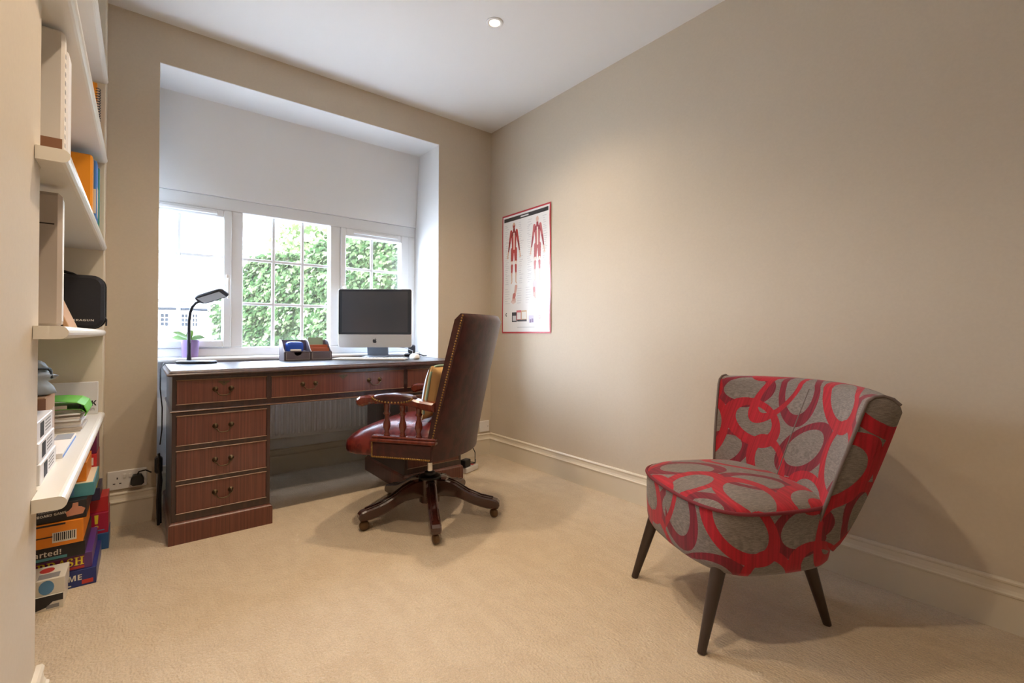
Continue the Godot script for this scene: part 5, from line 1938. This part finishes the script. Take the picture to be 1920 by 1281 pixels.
	var hl := []
	for e in [[0.95, -0.007], [1.0, -0.004], [1.0, 0.004], [0.94, 0.010], [0.8, 0.012]]:
		var l := PackedVector3Array()
		for k in 32:
			var a := TAU * k / 32
			l.append(Vector3(0.076 + 0.078 * signf(cos(a)) * pow(absf(cos(a)), 0.45) * e[0], e[1], 0.036 * signf(sin(a)) * pow(absf(sin(a)), 0.45) * e[0]))
		hl.append(l)
	hm.loft(hl)
	obj("head", hm, M.lamp_black, t)
	var lp := MB.new()
	lp.xf = hm.xf
	lp.span(Vector3(0.015, -0.0082, -0.027), Vector3(0.135, -0.0068, 0.027), 0.0006)
	obj("light_panel", lp, M.led_panel, t)
	# --- orchid in a lilac pot on the sill
	t = thing("potted_plant", "small leafy plant in a lilac ribbed pot on the window sill", "plant", Vector3(0.212, 0.7555, -3.108))
	var pot := MB.new()
	var rows := []
	for e in [[0.0, 0.0], [0.036, 0.0], [0.036, 0.0], [0.038, 0.004], [0.0425, 0.095], [0.0425, 0.095], [0.0395, 0.095], [0.0395, 0.095], [0.038, 0.078], [0.0, 0.078]]:
		var l := PackedVector3Array()
		for k in 16:
			var a := TAU * k / 16
			var r: float = e[0] * (1.0 if k % 2 == 0 else 0.965)
			l.append(Vector3(cos(a) * r, e[1], sin(a) * r))
		rows.append(l)
	pot.grid(rows, true)
	obj("pot", pot, M.pot, t)
	var so := MB.new()
	so.lathe([Vector2(0.0, 0.092), Vector2(0.03, 0.09), Vector2(0.0375, 0.084), Vector2(0.0375, 0.079), Vector2(0.0, 0.079)], 16)
	obj("soil", so, M.soil, t)
	for q in [[2.465, 0.1, 0.02, -0.9], [-0.676, 0.09, 0.02, 0.9], [1.2, 0.06, 0.03, 0.0], [3.0, 0.08, 0.045, -0.7], [4.9, 0.06, 0.045, 0.3]]:
		var lf := MB.new()
		var r2 := []
		for j in 7:
			var s := j / 6.0
			var wd := 0.019 * sin(PI * clampf(s * 0.9 + 0.08, 0, 1))
			var c := Vector3(q[1] * s, 0.088 + q[2] * 1.6 * s - 0.02 * s * s, 0)
			r2.append(PackedVector3Array([c + Vector3(0, wd * 0.3, -wd), c, c + Vector3(0, wd * 0.3, wd)]))
		lf.xf = Transform3D(Basis(Vector3.UP, q[0]), Vector3.ZERO) * Transform3D(Basis.IDENTITY, Vector3(0, 0.1, 0)) * Transform3D(Basis(Vector3.RIGHT, q[3]), Vector3.ZERO) * Transform3D(Basis.IDENTITY, Vector3(0, -0.09, 0))
		lf.grid(r2, false, Vector3.UP)
		obj("leaf", lf, M.leaf, t)
	var stm := MB.new()
	stm.tube([Vector3(0, 0.085, 0), Vector3(0.004, 0.12, 0.004), Vector3(0.012, 0.155, 0.004)], 0.0018, 6)
	obj("stalk", stm, M.leaf, t)

# ------------------------------------------------------------------ sockets, plugs, cables
func build_sockets_and_cables() -> void:
	var t := thing("wall_socket", "white double wall socket above the skirting beside the shelves", "socket", Vector3(-0.045, 0.166, BW))
	obj("plate", boxm(Vector3(-0.0715, 0, 0), Vector3(0.0715, 0.086, 0.009), 0.003), M.white_plastic, t)
	for s in [-1.0, 1.0]:
		var cx: float = s * 0.036
		var hm := MB.new()
		hm.box(Vector3(cx, 0.052, 0.0091), Vector3(0.004, 0.009, 0.0008))
		hm.box(Vector3(cx - 0.011, 0.028, 0.0091), Vector3(0.008, 0.004, 0.0008))
		hm.box(Vector3(cx + 0.011, 0.028, 0.0091), Vector3(0.008, 0.004, 0.0008))
		obj("pin_hole", hm, M.ink, t)
		obj("switch", boxm(Vector3(s * 0.010 - 0.006, 0.05, 0.009), Vector3(s * 0.010 + 0.006, 0.07, 0.0125), 0.002), M.white_plastic, t)
	t = thing("plug", "black mains plug with a cable in the double wall socket", "plug", Vector3(-0.009, 0.205, BW + 0.0095))
	var pl := MB.new()
	pl.extrude([Vector2(-0.025, -0.018), Vector2(-0.016, -0.026), Vector2(0.016, -0.026), Vector2(0.025, -0.018), Vector2(0.024, 0.004), Vector2(0.015, 0.024), Vector2(-0.015, 0.024), Vector2(-0.024, 0.004)], 0.03, 0.004)
	pl.xf = Transform3D(Basis.IDENTITY, Vector3.ZERO)
	var po := obj("body", pl, M.black, t)
	po.position.z = 0.0158
	var pc := MB.new()
	pc.tube([Vector3(0, 0.022, 0.016), Vector3(0.006, 0.036, 0.02), Vector3(0.03, 0.044, 0.04), Vector3(0.05, 0.034, 0.06)], 0.0032, 8)
	obj("cable", pc, M.wire, t)
	# lamp cable down the side of the desk
	var c := MB.new()
	c.tube([Vector3(0.16, 0.734, -2.93), Vector3(0.12, 0.735, -2.93), Vector3(0.09, 0.737, -2.9), Vector3(0.076, 0.71, -2.86), Vector3(0.073, 0.62, -2.78), Vector3(0.079, 0.54, -2.7), Vector3(0.078, 0.44, -2.68), Vector3(0.072, 0.37, -2.7)], 0.0028, 8)
	var o := obj("lamp_cable", c, M.wire)
	tag(o, "thin black cable hanging down beside the desk pedestal", "cable")
	t = thing("cable_bundle", "bundle of dark cables and an adapter between the desk and the skirting", "cables", Vector3(0.068, 0, -2.68))
	var cb := MB.new()
	cb.tube([Vector3(0.0, 0.005, 0.0), Vector3(-0.004, 0.12, 0.01), Vector3(0.004, 0.24, 0.0), Vector3(-0.002, 0.3, -0.02)], 0.006, 8)
	cb.tube([Vector3(0.008, 0.005, -0.02), Vector3(0.006, 0.14, -0.015), Vector3(0.01, 0.2, -0.02), Vector3(0.0, 0.33, -0.02)], 0.005, 8)
	obj("cables", cb, M.black, t)
	cb = MB.new()
	cb.box(Vector3(0.0, 0.27, -0.055), Vector3(0.03, 0.075, 0.05), 0.008)
	obj("adapter", cb, M.lamp_black, t)
	# extension lead beyond the right pedestal
	t = thing("extension_lead", "white extension lead with a red switch on the carpet by the desk pedestal", "extension lead", Vector3(1.69, 0.0, -2.52), 0.35)
	obj("body", boxm(Vector3(-0.09, 0, -0.025), Vector3(0.04, 0.036, 0.025), 0.005), M.white_plastic, t)
	obj("red_switch", boxm(Vector3(-0.01, 0.036, -0.012), Vector3(0.012, 0.041, 0.012), 0.002), M.g_red, t)
	t = thing("power_adapter", "black power adapter with a thin cable rising beside the leather chair", "adapter", Vector3(1.63, 0.0365, -2.50), 0.35)
	obj("body", boxm(Vector3(-0.03, 0, -0.022), Vector3(0.028, 0.048, 0.022), 0.005), M.black, t)
	var ac := MB.new()
	ac.tube([Vector3(0.02, 0.02, 0.02), Vector3(0.06, 0.012, 0.03), Vector3(0.13, 0.06, -0.02), Vector3(0.2, 0.12, -0.12), Vector3(0.25, 0.17, -0.2)], 0.003, 8)
	ac.tube([Vector3(0.02, 0.03, 0.02), Vector3(0.05, 0.02, 0.04), Vector3(0.08, 0.03, 0.02)], 0.0028, 8)
	obj("cable", ac, M.wire, t)
	t = thing("wall_plate", "small white connection plate low on the wall by the room corner", "socket", Vector3(1.985, 0.165, BW))
	obj("plate", boxm(Vector3(-0.04, 0, 0), Vector3(0.045, 0.08, 0.01), 0.003), M.white_plastic, t)
	obj("cover_screw", boxm(Vector3(0.028, 0.036, 0.01), Vector3(0.034, 0.042, 0.011)), M.ink_grey, t)
